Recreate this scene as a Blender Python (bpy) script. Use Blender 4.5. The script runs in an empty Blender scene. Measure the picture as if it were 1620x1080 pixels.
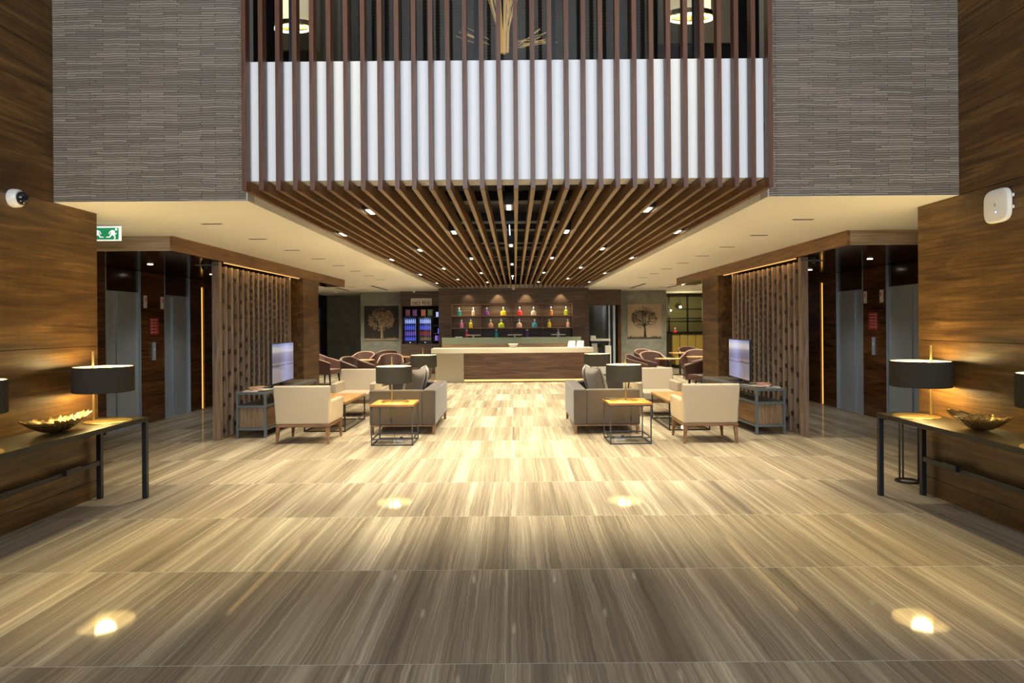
import bpy, bmesh, math, random
from mathutils import Vector, Matrix, Quaternion
random.seed(11)
SC = bpy.context.scene
COL = SC.collection
PI = math.pi

# ------------------------------------------------------------------ camera, world, exposure
cam = bpy.data.cameras.new('camera'); camo = bpy.data.objects.new('camera', cam); COL.objects.link(camo)
camo.location = (0, 0, 1.7)
camo.rotation_euler = (PI/2, 0.0075, 0)
cam.sensor_width = 36.0; cam.lens = 36.0*1050/1620
cam.shift_x = -5.3/1620; cam.shift_y = -28.0/1620
cam.clip_start = 0.05; cam.clip_end = 100
SC.camera = camo
SC.view_settings.view_transform = 'Standard'; SC.view_settings.look = 'None'
SC.view_settings.exposure = 0.0; SC.view_settings.gamma = 1.0
SC.view_settings.use_curve_mapping = False
w = bpy.data.worlds.new('world'); SC.world = w; w.use_nodes = True
w.node_tree.nodes['Background'].inputs[0].default_value = (0.55, 0.65, 0.8, 1)
w.node_tree.nodes['Background'].inputs[1].default_value = 0.02

WARM = (1.0, 0.885, 0.63); GOLD = (1.0, 0.62, 0.22); COOL = (0.86, 0.92, 1.0)

def light(kind, loc, energy, color, parent=None, rot=(0, 0, 0), size=None, spot=None, blend=0.5, radius=0.05, sizey=None):
    l = bpy.data.lights.new('light', kind); l.energy = energy; l.color = color
    if kind == 'AREA':
        l.shape = 'RECTANGLE'; l.size = size; l.size_y = sizey or size
    else:
        l.shadow_soft_size = radius
    if kind == 'SPOT':
        l.spot_size = math.radians(spot); l.spot_blend = blend
    o = bpy.data.objects.new('light', l); COL.objects.link(o)
    o.location = loc; o.rotation_euler = rot; o.parent = parent
    return o

# daylight from the tall entrance glazing behind the camera
light('AREA', (0, -3.6, 4.6), 370, COOL, rot=(math.radians(90), 0, 0), size=6.5, sizey=5.0).data.spread = math.radians(110)
# high atrium downlights
for x, y, e, tx, ty in [(-2.6, 4.3, 1000, -2.75, 4.8), (2.5, 4.3, 1000, 2.65, 4.8), (-1.4, 6.0, 640, -1.1, 7.2), (1.4, 6.0, 640, 1.1, 7.2)]:
    d = Vector((tx - x, ty - y, -7.2)); q = d.to_track_quat('-Z', 'Y').to_euler()
    light('SPOT', (x, min(y, 5.3), 7.2), e, (1.0, 0.83, 0.38), rot=q, spot=26, blend=0.9, radius=0.08)

# ------------------------------------------------------------------ materials
def newmat(name):
    m = bpy.data.materials.new(name); m.use_nodes = True
    return m, m.node_tree, m.node_tree.nodes['Principled BSDF']
def simple(name, c, rough=0.5, metal=0.0, spec=0.5, emit=None, es=0.0, sheen=0.0):
    m, t, b = newmat(name)
    b.inputs['Base Color'].default_value = (*c, 1); b.inputs['Roughness'].default_value = rough
    b.inputs['Metallic'].default_value = metal; b.inputs['Specular IOR Level'].default_value = spec
    if sheen: b.inputs['Sheen Weight'].default_value = sheen
    if emit:
        b.inputs['Emission Color'].default_value = (*emit, 1); b.inputs['Emission Strength'].default_value = es
    return m
def N(t, kind, **kw):
    n = t.nodes.new(kind)
    for k, v in kw.items(): setattr(n, k, v)
    return n
def ramp(t, stops, interp='LINEAR'):
    r = t.nodes.new('ShaderNodeValToRGB'); r.color_ramp.interpolation = interp
    e = r.color_ramp.elements
    while len(e) < len(stops): e.new(0.5)
    for i, (p, c) in enumerate(stops):
        e[i].position = p; e[i].color = (*c, 1)
    return r
def coords(t, scale=(1, 1, 1), rot=(0, 0, 0), loc=(0, 0, 0), kind='Object'):
    tc = N(t, 'ShaderNodeTexCoord'); mp = N(t, 'ShaderNodeMapping')
    mp.inputs['Scale'].default_value = scale; mp.inputs['Rotation'].default_value = rot; mp.inputs['Location'].default_value = loc
    t.links.new(tc.outputs[kind], mp.inputs['Vector'])
    return mp.outputs['Vector']
def noise(t, vec, scale, detail=4, rough=0.55, dist=0.0):
    n = N(t, 'ShaderNodeTexNoise'); n.inputs['Scale'].default_value = scale; n.inputs['Detail'].default_value = detail
    n.inputs['Roughness'].default_value = rough; n.inputs['Distortion'].default_value = dist
    t.links.new(vec, n.inputs['Vector']); return n.outputs['Fac']
def mixc(t, fac, a, b, mode='MIX'):
    m = N(t, 'ShaderNodeMix', data_type='RGBA', blend_type=mode)
    for sock, v in ((m.inputs[0], fac), (m.inputs[6], a), (m.inputs[7], b)):
        if hasattr(v, 'is_output'): t.links.new(v, sock)
        elif isinstance(v, (int, float)): sock.default_value = v
        else: sock.default_value = (*v, 1)
    return m.outputs[2]
def math_(t, op, a, b=None):
    m = N(t, 'ShaderNodeMath', operation=op)
    for i, v in enumerate((a, b)):
        if v is None: continue
        if hasattr(v, 'is_output'): t.links.new(v, m.inputs[i])
        else: m.inputs[i].default_value = v
    return m.outputs[0]
def bump(t, b, h, strength=0.2, dist=0.01):
    n = N(t, 'ShaderNodeBump'); n.inputs['Strength'].default_value = strength; n.inputs['Distance'].default_value = dist
    t.links.new(h, n.inputs['Height']); t.links.new(n.outputs[0], b.inputs['Normal'])

def wood(name, dark, mid, lite, grain='Y', rough=0.4, size=1.0, spec=0.4, fig=0.0):
    """veneer; grain = axis the figure runs along"""
    m, t, b = newmat(name)
    g = 0.10; sc = {'X': (g, 1, 1), 'Y': (1, g, 1), 'Z': (1, 1, g)}[grain]
    v = coords(t, tuple(s*size for s in sc))
    a = noise(t, v, 7.0, 5, 0.6, 1.1)
    sc2 = {'X': (.03, 1, 1), 'Y': (1, .03, 1), 'Z': (1, 1, .03)}[grain]
    v2 = coords(t, tuple(s*size for s in sc2))
    f = noise(t, v2, 45.0, 3, 0.6, 0.2)
    r1 = ramp(t, [(0.30, dark), (0.50, mid), (0.72, lite)])
    t.links.new(a, r1.inputs[0])
    r2 = ramp(t, [(0.35, (0.62, 0.58, 0.55)), (0.6, (1.06, 1.05, 1.04))]); t.links.new(f, r2.inputs[0])
    c = mixc(t, 1.0, r1.outputs[0], r2.outputs[0], 'MULTIPLY')
    if fig:
        sc3 = {'X': (6, 1, 1), 'Y': (1, 6, .8), 'Z': (1, 1, 6)}[grain]
        v3 = coords(t, sc3); q = noise(t, v3, 4.0, 2, 0.5, 0.6)
        r3 = ramp(t, [(0.35, (1-fig, 1-fig, 1-fig)), (0.65, (1+fig, 1+fig, 1+fig))]); t.links.new(q, r3.inputs[0])
        c = mixc(t, 1.0, c, r3.outputs[0], 'MULTIPLY')
    t.links.new(c, b.inputs['Base Color'])
    b.inputs['Roughness'].default_value = rough; b.inputs['Specular IOR Level'].default_value = spec
    bump(t, b, f, 0.08, 0.004)
    return m

M = {}
M['walnut'] = wood('walnut_veneer', (0.045, 0.021, 0.006), (0.115, 0.060, 0.016), (0.225, 0.127, 0.038), 'Y', 0.38, fig=0.05)
M['walnut_dark'] = wood('dark_walnut_veneer', (0.045, 0.018, 0.007), (0.10, 0.042, 0.014), (0.16, 0.07, 0.026), 'Y', 0.22)
M['walnut_beam'] = wood('beam_veneer', (0.15, 0.078, 0.032), (0.23, 0.125, 0.055), (0.31, 0.18, 0.085), 'Y', 0.45)
M['beam_end_daylit'] = wood('daylit_beam_end_veneer', (0.30, 0.24, 0.18), (0.46, 0.38, 0.29), (0.58, 0.49, 0.38), 'X', 0.45)  # same wood as the beam; cool daylight on the ends put into the colour
M['bar_wood'] = wood('bar_wall_veneer', (0.066, 0.042, 0.029), (0.118, 0.080, 0.058), (0.17, 0.12, 0.09), 'X', 0.45)
M['counter_wood'] = wood('counter_front_veneer', (0.095, 0.048, 0.024), (0.19, 0.105, 0.058), (0.27, 0.16, 0.09), 'X', 0.4)
M['screen_wood'] = wood('screen_plank_wood', (0.18, 0.125, 0.088), (0.28, 0.205, 0.15), (0.37, 0.285, 0.22), 'Z', 0.4, size=1.5)
M['slat_wood'] = wood('slat_wood', (0.085, 0.031, 0.014), (0.12, 0.046, 0.020), (0.155, 0.064, 0.029), 'Z', 0.42, size=2.0)
M['soffit_bounce_lit'] = wood('bounce_lit_slat_wood', (0.15, 0.082, 0.039), (0.205, 0.118, 0.059), (0.26, 0.153, 0.08), 'Y', 0.45, size=2.0)  # same wood as the uprights, lightened to stand for floor bounce
M['frame_wood'] = wood('chair_frame_wood', (0.13, 0.065, 0.032), (0.21, 0.115, 0.06), (0.28, 0.16, 0.09), 'X', 0.45, size=3)
M['oak_top'] = wood('oak_table_top', (0.33, 0.16, 0.05), (0.45, 0.24, 0.085), (0.56, 0.33, 0.13), 'Y', 0.4, size=2)
M['shelf_spotlit'] = wood('spotlit_shelf_veneer', (0.30, 0.16, 0.07), (0.42, 0.24, 0.11), (0.52, 0.32, 0.16), 'X', 0.4, size=2)  # paler wood carries the spotlight glow on the shelf edges
M['side_top'] = wood('side_table_top', (0.30, 0.115, 0.03), (0.42, 0.18, 0.05), (0.52, 0.25, 0.08), 'X', 0.4, size=2)
M['carcass_daylit'] = wood('daylit_carcass_veneer', (0.15, 0.10, 0.06), (0.25, 0.17, 0.105), (0.34, 0.24, 0.155), 'Z', 0.5, size=2)  # greyer than the drawer fronts: cool daylight painted onto the same wood
M['cabinet_top'] = wood('cabinet_top_wood', (0.06, 0.05, 0.038), (0.10, 0.082, 0.06), (0.14, 0.115, 0.085), 'Y', 0.5, size=2)
M['white'] = simple('white_plaster', (0.86, 0.86, 0.83), 0.75)
M['parapet'] = simple('white_parapet_paint', (0.80, 0.80, 0.80), 0.5)
M['grey_reveal'] = simple('grey_reveal_paint', (0.50, 0.50, 0.50), 0.6)
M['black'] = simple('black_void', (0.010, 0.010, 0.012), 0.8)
M['gloss_dark'] = simple('dark_lacquer_soffit', (0.035, 0.018, 0.010), 0.12, spec=0.6)
M['duct'] = simple('dark_painted_duct', (0.030, 0.036, 0.052), 0.55)
M['black_metal'] = simple('black_metal', (0.022, 0.022, 0.026), 0.4, 0.3)
M['console_top'] = simple('bronze_black_lacquer', (0.011, 0.010, 0.007), 0.34, 0.0, spec=0.25)
M['grey_metal'] = simple('blue_grey_metal', (0.12, 0.145, 0.165), 0.5, 0.1)
M['dark_steel'] = simple('dark_steel_rod', (0.07, 0.078, 0.09), 0.4, 0.6)
M['brass'] = simple('brushed_brass', (0.62, 0.46, 0.20), 0.28, 1.0)
M['brass_disc'] = simple('brass_base_plate', (0.52, 0.38, 0.15), 0.3, 1.0)
M['shade_out'] = simple('taupe_lamp_fabric', (0.045, 0.039, 0.030), 0.9, spec=0.1)
M['shade_in'] = simple('white_shade_lining', (0.85, 0.78, 0.62), 0.8)
M['glow'] = simple('lamp_diffuser', (0.9, 0.85, 0.7), 0.6, emit=(1.0, 0.78, 0.38), es=7.0)
M['cream'] = simple('cream_leather', (0.41, 0.345, 0.255), 0.55, sheen=0.1)
M['tub'] = simple('mauve_brown_leather', (0.115, 0.062, 0.052), 0.45)
M['tub_rim'] = simple('pale_piping', (0.32, 0.19, 0.15), 0.5)
M['leg_dark'] = simple('dark_chair_leg', (0.025, 0.014, 0.010), 0.4)
M['counter_white'] = simple('cream_stone_counter', (0.72, 0.66, 0.52), 0.35)
M['led'] = simple('amber_led_strip', (1, 0.7, 0.3), 0.6, emit=(1.0, 0.50, 0.12), es=1.3)
M['led_soft'] = simple('warm_led_strip', (1, 0.7, 0.3), 0.6, emit=(1.0, 0.55, 0.18), es=0.8)
M['led_white'] = simple('lit_fixture_lens', (1, 1, 1), 0.6, emit=(1.0, 0.88, 0.66), es=5.0)
M['white_plastic'] = simple('white_plastic', (0.78, 0.78, 0.74), 0.4)
M['black_glass'] = simple('black_dome_glass', (0.012, 0.012, 0.016), 0.06)
M['paper'] = simple('white_paper', (0.80, 0.77, 0.68), 0.7)
M['banquette'] = simple('mustard_banquette', (0.50, 0.37, 0.09), 0.55)
M['sink'] = simple('steel', (0.5, 0.52, 0.55), 0.3, 1.0)
M['chalk'] = simple('tree_relief_tan', (0.42, 0.31, 0.20), 0.8)
M['ink'] = simple('tree_relief_ink', (0.05, 0.036, 0.026), 0.8)
M['canvas_dark'] = simple('charcoal_canvas', (0.028, 0.025, 0.023), 0.8)
M['canvas_tan'] = simple('tan_canvas', (0.44, 0.35, 0.25), 0.8)
M['glowing_gold_wire'] = simple('glowing_gold_wire', (0.75, 0.55, 0.22), 0.25, 1.0, emit=(1, .7, .3), es=0.8)  # glow added so the fine wires stand out; they are no lamp
M['cushion'] = simple('taupe_velvet', (0.17, 0.14, 0.118), 0.75, sheen=0.3)
M['green_sign'] = simple('lit_green_sign', (0.01, 0.25, 0.08), 0.5, emit=(0.01, 0.22, 0.09), es=0.8)
M['white_sign'] = simple('lit_white_sign', (0.9, 0.95, 0.95), 0.5, emit=(0.9, 1.0, 1.0), es=0.7)

def fabric(name, c, c2, scale=140, rough=0.9, sheen=0.25):
    m, t, b = newmat(name)
    v = coords(t); n = noise(t, v, scale, 2, 0.6); l = noise(t, v, 3.0, 3, 0.5)
    r = ramp(t, [(0.35, c), (0.65, c2)]); t.links.new(n, r.inputs[0])
    r2 = ramp(t, [(0.3, (0.9, 0.9, 0.9)), (0.7, (1.08, 1.08, 1.08))]); t.links.new(l, r2.inputs[0])
    t.links.new(mixc(t, 1.0, r.outputs[0], r2.outputs[0], 'MULTIPLY'), b.inputs['Base Color'])
    b.inputs['Roughness'].default_value = rough; b.inputs['Sheen Weight'].default_value = sheen
    bump(t, b, n, 0.15, 0.002)
    return m
M['sofa'] = fabric('taupe_sofa_velvet', (0.050, 0.039, 0.033), (0.064, 0.050, 0.042))

def concrete():
    m, t, b = newmat('brushed_concrete_plaster')
    v = coords(t, (1, 1, 1.6)); a = noise(t, v, 2.2, 6, 0.65, 0.8); f = noise(t, coords(t, (1, 1, 5)), 14, 4, 0.6)
    r = ramp(t, [(0.3, (0.19, 0.20, 0.175)), (0.55, (0.27, 0.28, 0.245)), (0.75, (0.34, 0.35, 0.30))]); t.links.new(a, r.inputs[0])
    r2 = ramp(t, [(0.3, (0.85, 0.85, 0.85)), (0.7, (1.1, 1.1, 1.1))]); t.links.new(f, r2.inputs[0])
    t.links.new(mixc(t, 1.0, r.outputs[0], r2.outputs[0], 'MULTIPLY'), b.inputs['Base Color'])
    b.inputs['Roughness'].default_value = 0.6; bump(t, b, a, 0.2, 0.01)
    return m
M['concrete'] = concrete()

def brushed():
    m, t, b = newmat('brushed_stainless_steel')
    f = noise(t, coords(t, (40, 40, 0.6)), 8, 2, 0.5)
    r = ramp(t, [(0.3, (0.40, 0.48, 0.56)), (0.7, (0.50, 0.58, 0.66))]); t.links.new(f, r.inputs[0])
    t.links.new(r.outputs[0], b.inputs['Base Color'])
    b.inputs['Metallic'].default_value = 0.45; b.inputs['Roughness'].default_value = 0.36
    return m
M['steel'] = brushed()

def stone():
    m, t, b = newmat('stacked_slate_strips')
    tc = N(t, 'ShaderNodeTexCoord'); sep = N(t, 'ShaderNodeSeparateXYZ'); t.links.new(tc.outputs['Object'], sep.inputs[0])
    cmb = N(t, 'ShaderNodeCombineXYZ'); t.links.new(sep.outputs['X'], cmb.inputs['X']); t.links.new(sep.outputs['Z'], cmb.inputs['Y'])
    wv = noise(t, coords(t, (0.8, 1, 1.0)), 4.0, 3, 0.5)
    yy = math_(t, 'ADD', sep.outputs['Z'], math_(t, 'MULTIPLY', wv, 0.035))
    cmb2 = N(t, 'ShaderNodeCombineXYZ'); t.links.new(sep.outputs['X'], cmb2.inputs['X']); t.links.new(yy, cmb2.inputs['Y'])
    br = N(t, 'ShaderNodeTexBrick'); br.offset = 0.37; br.offset_frequency = 2; br.squash = 1.4; br.squash_frequency = 3
    br.inputs['Scale'].default_value = 1.0; br.inputs['Brick Width'].default_value = 0.34; br.inputs['Row Height'].default_value = 0.0215
    br.inputs['Mortar Size'].default_value = 0.0021; br.inputs['Mortar Smooth'].default_value = 0.3; br.inputs['Bias'].default_value = 0.0
    br.inputs['Color1'].default_value = (0.15, 0.15, 0.15, 1); br.inputs['Color2'].default_value = (0.95, 0.95, 0.95, 1); br.inputs['Mortar'].default_value = (0, 0, 0, 1)
    t.links.new(cmb2.outputs[0], br.inputs['Vector'])
    r = ramp(t, [(0.0, (0.022, 0.019, 0.017)), (0.12, (0.18, 0.152, 0.120)), (0.6, (0.24, 0.205, 0.165)), (1.0, (0.32, 0.275, 0.222))])
    bw = N(t, 'ShaderNodeRGBToBW'); t.links.new(br.outputs['Color'], bw.inputs[0]); t.links.new(bw.outputs[0], r.inputs[0])
    f = noise(t, coords(t, (3, 3, 30)), 6, 4, 0.6)
    r2 = ramp(t, [(0.3, (0.78, 0.8, 0.84)), (0.7, (1.12, 1.1, 1.05))]); t.links.new(f, r2.inputs[0])
    t.links.new(mixc(t, 1.0, r.outputs[0], r2.outputs[0], 'MULTIPLY'), b.inputs['Base Color'])
    b.inputs['Roughness'].default_value = 0.75
    h = math_(t, 'ADD', bw.outputs[0], math_(t, 'MULTIPLY', f, 0.25))
    bump(t, b, h, 0.9, 0.02)
    return m
M['stone'] = stone()

TW, TL = 0.695, 1.272
def marble():
    m, t, b = newmat('striped_marble_tiles')
    tc = N(t, 'ShaderNodeTexCoord'); sep = N(t, 'ShaderNodeSeparateXYZ'); t.links.new(tc.outputs['Object'], sep.inputs[0])
    X = math_(t, 'ADD', sep.outputs['X'], 0.062 + TW*40); Y = math_(t, 'ADD', sep.outputs['Y'], -3.323 + TL*40)
    u = math_(t, 'DIVIDE', X, TW); v = math_(t, 'DIVIDE', Y, TL)
    iu = math_(t, 'FLOOR', u); iv = math_(t, 'FLOOR', v); fu = math_(t, 'FRACT', u); fv = math_(t, 'FRACT', v)
    cell = N(t, 'ShaderNodeCombineXYZ'); t.links.new(iu, cell.inputs[0]); t.links.new(iv, cell.inputs[1])
    wn = N(t, 'ShaderNodeTexWhiteNoise', noise_dimensions='2D'); t.links.new(cell.outputs[0], wn.inputs['Vector'])
    off = math_(t, 'MULTIPLY', wn.outputs['Value'], 37.0)
    # vein space: x strongly, y weakly, third axis = tile
    wob = noise(t, coords(t, (1.2, 0.8, 1)), 2.0, 4, 0.6)
    wob2 = noise(t, coords(t, (1.0, 1.0, 1)), 7.0, 3, 0.6)
    xs = math_(t, 'ADD', math_(t, 'ADD', X, math_(t, 'MULTIPLY', wob, 0.03)), math_(t, 'MULTIPLY', wob2, 0.022))
    def veins(sx, sy, scale, detail, rough, dist):
        c = N(t, 'ShaderNodeCombineXYZ')
        t.links.new(math_(t, 'ADD', math_(t, 'MULTIPLY', xs, sx), off), c.inputs[0]); t.links.new(math_(t, 'MULTIPLY', Y, sy), c.inputs[1]); t.links.new(off, c.inputs[2])
        return noise(t, c.outputs[0], scale, detail, rough, dist)
    big = veins(1.0, 0.022, 4.2, 3, 0.55, 0.05); mid = veins(1.0, 0.016, 20, 4, 0.6, 0.08); fine = veins(1.0, 0.008, 95, 4, 0.65, 0.05)
    r = ramp(t, [(0.28, (0.215, 0.178, 0.132)), (0.46, (0.30, 0.252, 0.188)), (0.60, (0.40, 0.345, 0.262)), (0.75, (0.52, 0.46, 0.36))]); t.links.new(big, r.inputs[0])
    r2 = ramp(t, [(0.34, (0.82, 0.80, 0.78)), (0.55, (1.0, 1.0, 1.0)), (0.68, (1.30, 1.30, 1.28))]); t.links.new(mid, r2.inputs[0])
    r3 = ramp(t, [(0.36, (0.80, 0.79, 0.78)), (0.54, (1.0, 1.0, 1.0)), (0.66, (1.38, 1.38, 1.36))]); t.links.new(fine, r3.inputs[0])
    c = mixc(t, 1.0, r.outputs[0], r2.outputs[0], 'MULTIPLY'); c = mixc(t, 1.0, c, r3.outputs[0], 'MULTIPLY')
    tr = ramp(t, [(0.0, (0.90, 0.90, 0.90)), (1.0, (1.10, 1.10, 1.10))]); t.links.new(wn.outputs['Value'], tr.inputs[0])
    c = mixc(t, 1.0, c, tr.outputs[0], 'MULTIPLY')
    def edge(f, wd):
        a = math_(t, 'ABSOLUTE', math_(t, 'SUBTRACT', f, 0.5)); return math_(t, 'GREATER_THAN', a, 0.5 - wd)
    g = math_(t, 'MAXIMUM', math_(t, 'MULTIPLY', edge(fu, 0.0022), 0.5), edge(fv, 0.0018))
    c = mixc(t, math_(t, 'MULTIPLY', g, 0.9), c, (0.52, 0.54, 0.50))
    # honed, lightly worn stone: full matt body under a weak clear gloss
    out = t.nodes['Material Output']; t.nodes.remove(b)
    df = N(t, 'ShaderNodeBsdfDiffuse'); t.links.new(c, df.inputs[0])
    gl = N(t, 'ShaderNodeBsdfGlossy'); gl.inputs['Roughness'].default_value = 0.05
    fr = N(t, 'ShaderNodeFresnel'); fr.inputs['IOR'].default_value = 1.45
    mx = N(t, 'ShaderNodeMixShader'); t.links.new(math_(t, 'MULTIPLY', fr.outputs[0], 0.30), mx.inputs[0])
    t.links.new(df.outputs[0], mx.inputs[1]); t.links.new(gl.outputs[0], mx.inputs[2]); t.links.new(mx.outputs[0], out.inputs[0])
    return m
M['marble'] = marble()

def glassy(name, tint, fac_gloss=0.12, rough=0.05, diffuse=None, dfac=0.0):
    m = bpy.data.materials.new(name); m.use_nodes = True; t = m.node_tree; t.nodes.clear()
    o = N(t, 'ShaderNodeOutputMaterial'); tr = N(t, 'ShaderNodeBsdfTransparent'); tr.inputs[0].default_value = (*tint, 1)
    gl = N(t, 'ShaderNodeBsdfGlossy'); gl.inputs['Roughness'].default_value = rough
    mx = N(t, 'ShaderNodeMixShader'); mx.inputs[0].default_value = fac_gloss
    t.links.new(tr.outputs[0], mx.inputs[1]); t.links.new(gl.outputs[0], mx.inputs[2]); out = mx.outputs[0]
    if diffuse:
        d = N(t, 'ShaderNodeBsdfDiffuse'); d.inputs[0].default_value = (*diffuse, 1)
        m2 = N(t, 'ShaderNodeMixShader'); m2.inputs[0].default_value = dfac
        t.links.new(out, m2.inputs[1]); t.links.new(d.outputs[0], m2.inputs[2]); out = m2.outputs[0]
    t.links.new(out, o.inputs[0]); return m
M['glass'] = glassy('clear_glass', (0.85, 0.92, 0.92))
M['frosted'] = glassy('frosted_green_glass', (0.75, 0.85, 0.78), 0.1, 0.15, (0.24, 0.27, 0.20), 0.60)
M['dark_glass'] = glassy('dark_upper_glass', (0.62, 0.64, 0.66), 0.08, 0.03)

def leaf_gold():
    m, t, b = newmat('hammered_gold_leaf')
    a = noise(t, coords(t), 55, 3, 0.6); b.inputs['Base Color'].default_value = (0.55, 0.40, 0.17, 1)
    b.inputs['Metallic'].default_value = 1; b.inputs['Roughness'].default_value = 0.25; bump(t, b, a, 0.9, 0.02); return m
M['gold_leaf'] = leaf_gold()

# ------------------------------------------------------------------ mesh builder
class MB:
    def __init__(s): s.v = []; s.f = []
    def add(s, vs, fs):
        k = len(s.v); s.v += [tuple(v) for v in vs]; s.f += [tuple(i + k for i in f) for f in fs]; return s
    def box(s, x0, x1, y0, y1, z0, z1):
        if x0 > x1: x0, x1 = x1, x0
        if y0 > y1: y0, y1 = y1, y0
        if z0 > z1: z0, z1 = z1, z0
        return s.add([(x0,y0,z0),(x1,y0,z0),(x1,y1,z0),(x0,y1,z0),(x0,y0,z1),(x1,y0,z1),(x1,y1,z1),(x0,y1,z1)],
                     [(0,3,2,1),(4,5,6,7),(0,1,5,4),(1,2,6,5),(2,3,7,6),(3,0,4,7)])
    def frustum(s, c0, w0, d0, c1, w1, d1):
        a = [(c0[0]+i*w0/2, c0[1]+j*d0/2, c0[2]) for i, j in ((-1,-1),(1,-1),(1,1),(-1,1))]
        b = [(c1[0]+i*w1/2, c1[1]+j*d1/2, c1[2]) for i, j in ((-1,-1),(1,-1),(1,1),(-1,1))]
        return s.add(a + b, [(0,3,2,1),(4,5,6,7),(0,1,5,4),(1,2,6,5),(2,3,7,6),(3,0,4,7)])
    def tube(s, pts, r, n=8, cap=True):
        pts = [Vector(p) for p in pts]; k = len(s.v); m = len(pts)
        rr = r if isinstance(r, (list, tuple)) else [r]*m
        up = None
        for i, p in enumerate(pts):
            d = (pts[min(i+1, m-1)] - pts[max(i-1, 0)]).normalized()
            if up is None:
                up = Vector((0, 0, 1)) if abs(d.z) < 0.9 else Vector((1, 0, 0))
            a = d.cross(up).normalized(); bb = a.cross(d).normalized(); up = bb
            for j in range(n):
                t = 2*PI*j/n; s.v.append(tuple(p + (a*math.cos(t) + bb*math.sin(t))*rr[i]))
        for i in range(m-1):
            for j in range(n):
                j2 = (j+1) % n; s.f.append((k+i*n+j, k+i*n+j2, k+(i+1)*n+j2, k+(i+1)*n+j))
        if cap:
            s.f.append(tuple(k+j for j in range(n-1, -1, -1))); s.f.append(tuple(k+(m-1)*n+j for j in range(n)))
        return s
    def lathe(s, prof, c=(0, 0, 0), n=32, closed=False, sx=1.0, sy=1.0):
        k = len(s.v); m = len(prof)
        for r, z in prof:
            for j in range(n):
                t = 2*PI*j/n; s.v.append((c[0]+r*sx*math.cos(t), c[1]+r*sy*math.sin(t), c[2]+z))
        rng = m if closed else m-1
        for i in range(rng):
            i2 = (i+1) % m
            for j in range(n):
                j2 = (j+1) % n; s.f.append((k+i*n+j, k+i*n+j2, k+i2*n+j2, k+i2*n+j))
        if not closed:
            if prof[0][0] > 1e-5: s.f.append(tuple(k+j for j in range(n-1, -1, -1)))
            if prof[-1][0] > 1e-5: s.f.append(tuple(k+(m-1)*n+j for j in range(n)))
        return s
    def prism(s, poly, y0, y1):
        """poly in XZ, extruded along Y"""
        n = len(poly); a = [(x, y0, z) for x, z in poly] + [(x, y1, z) for x, z in poly]
        return s.add(a, [tuple(range(n)), tuple(range(2*n-1, n-1, -1))] + [(i, i+n, (i+1) % n + n, (i+1) % n) for i in range(n)])
    def build(s, name, mat, parent=None, bevel=0.0, smooth=False, seg=2, kind=None, label=None):
        me = bpy.data.meshes.new(name); me.from_pydata(s.v, [], s.f)
        bm = bmesh.new(); bm.from_mesh(me); bmesh.ops.recalc_face_normals(bm, faces=bm.faces); bm.to_mesh(me); bm.free(); me.update()
        me.materials.append(M[mat] if isinstance(mat, str) else mat)
        o = bpy.data.objects.new(name, me); COL.objects.link(o)
        if parent: o.parent = parent
        if bevel:
            b = o.modifiers.new('bevel', 'BEVEL'); b.width = bevel; b.segments = seg; b.limit_method = 'ANGLE'; b.harden_normals = True
            smooth = True
        if smooth:
            for p in me.polygons: p.use_smooth = True
        if kind: o['kind'] = kind
        if label: o['label'] = label
        return o
def B(*a): return MB().box(*a)
def struct(name, mb, mat, **k): return mb.build(name, mat, kind='structure', **k)
def thing(name, label, cat, loc=(0, 0, 0), rz=0.0, group=None, rot=None):
    o = bpy.data.objects.new(name, None); COL.objects.link(o); o.location = loc
    o.rotation_euler = rot if rot else (0, 0, rz); o.empty_display_size = 0.1
    o['label'] = label; o['category'] = cat
    if group: o['group'] = group
    return o
def tag(o, label, cat, group=None, loc=None):
    o['label'] = label; o['category'] = cat
    if group: o['group'] = group
    if loc: o.location = loc
    return o
def kids(o): return KIDS.get(o.name, [])
def dup(root, loc, rz, label, group=None):
    """a copy of a thing with copies of its parts and sub-parts"""
    def cp(o, par):
        c = o.copy(); COL.objects.link(c)
        if par is not None: c.parent = par
        for ch in [q for q in ALLK if q.parent == o]: cp(ch, c)
        return c
    ALLK = [q for q in list(COL.objects) if q.parent is not None]
    r = cp(root, None); r.location = loc; r.rotation_euler = (0, 0, rz); r['label'] = label
    if group: r['group'] = group
    return r
ORD = ['first','second','third','fourth','fifth','sixth','seventh','eighth','ninth','tenth','eleventh','twelfth','thirteenth','fourteenth','fifteenth','sixteenth']

XL, XR = -4.20, 4.04          # wood wall faces
OL, OR = -2.44, 2.31          # ceiling opening
CZ = 2.84                     # low ceiling
BL, BR = -4.31, 4.16          # lift lobby fascias
EL, ER = -6.46, 6.33          # lift walls
PALL = XL and 0

# ------------------------------------------------------------------ shell
struct('floor', B(-12, 12, -4, 30, -0.1, 0), 'marble')
def panels(x0, x1, y0, y1, zs, gap=0.005):
    mb = MB()
    for a, b in zip(zs[:-1], zs[1:]): mb.box(x0, x1, y0, y1, a + gap/2, b - gap/2)
    return mb
ZL = [0, .17, 1.51, CZ]
struct('wall_left', panels(XL, XL-.05, -4, 6.67, ZL), 'walnut')
struct('wall_right', panels(XR, XR+.05, -4, 6.65, ZL), 'walnut')
struct('wall_left_core', B(XL-.05, XL-.25, -4, 6.66, 0, CZ), 'black')
struct('wall_right_core', B(XR+.05, XR+.25, -4, 6.64, 0, CZ), 'black')
ZU = [CZ, 4.17, 5.5, 6.83, 7.6]
struct('wall_left_upper', panels(XL, XL-.05, -4, 6.05, ZU), 'walnut')
struct('wall_right_upper', panels(XR, XR+.05, -4, 6.03, ZU), 'walnut')
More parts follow.
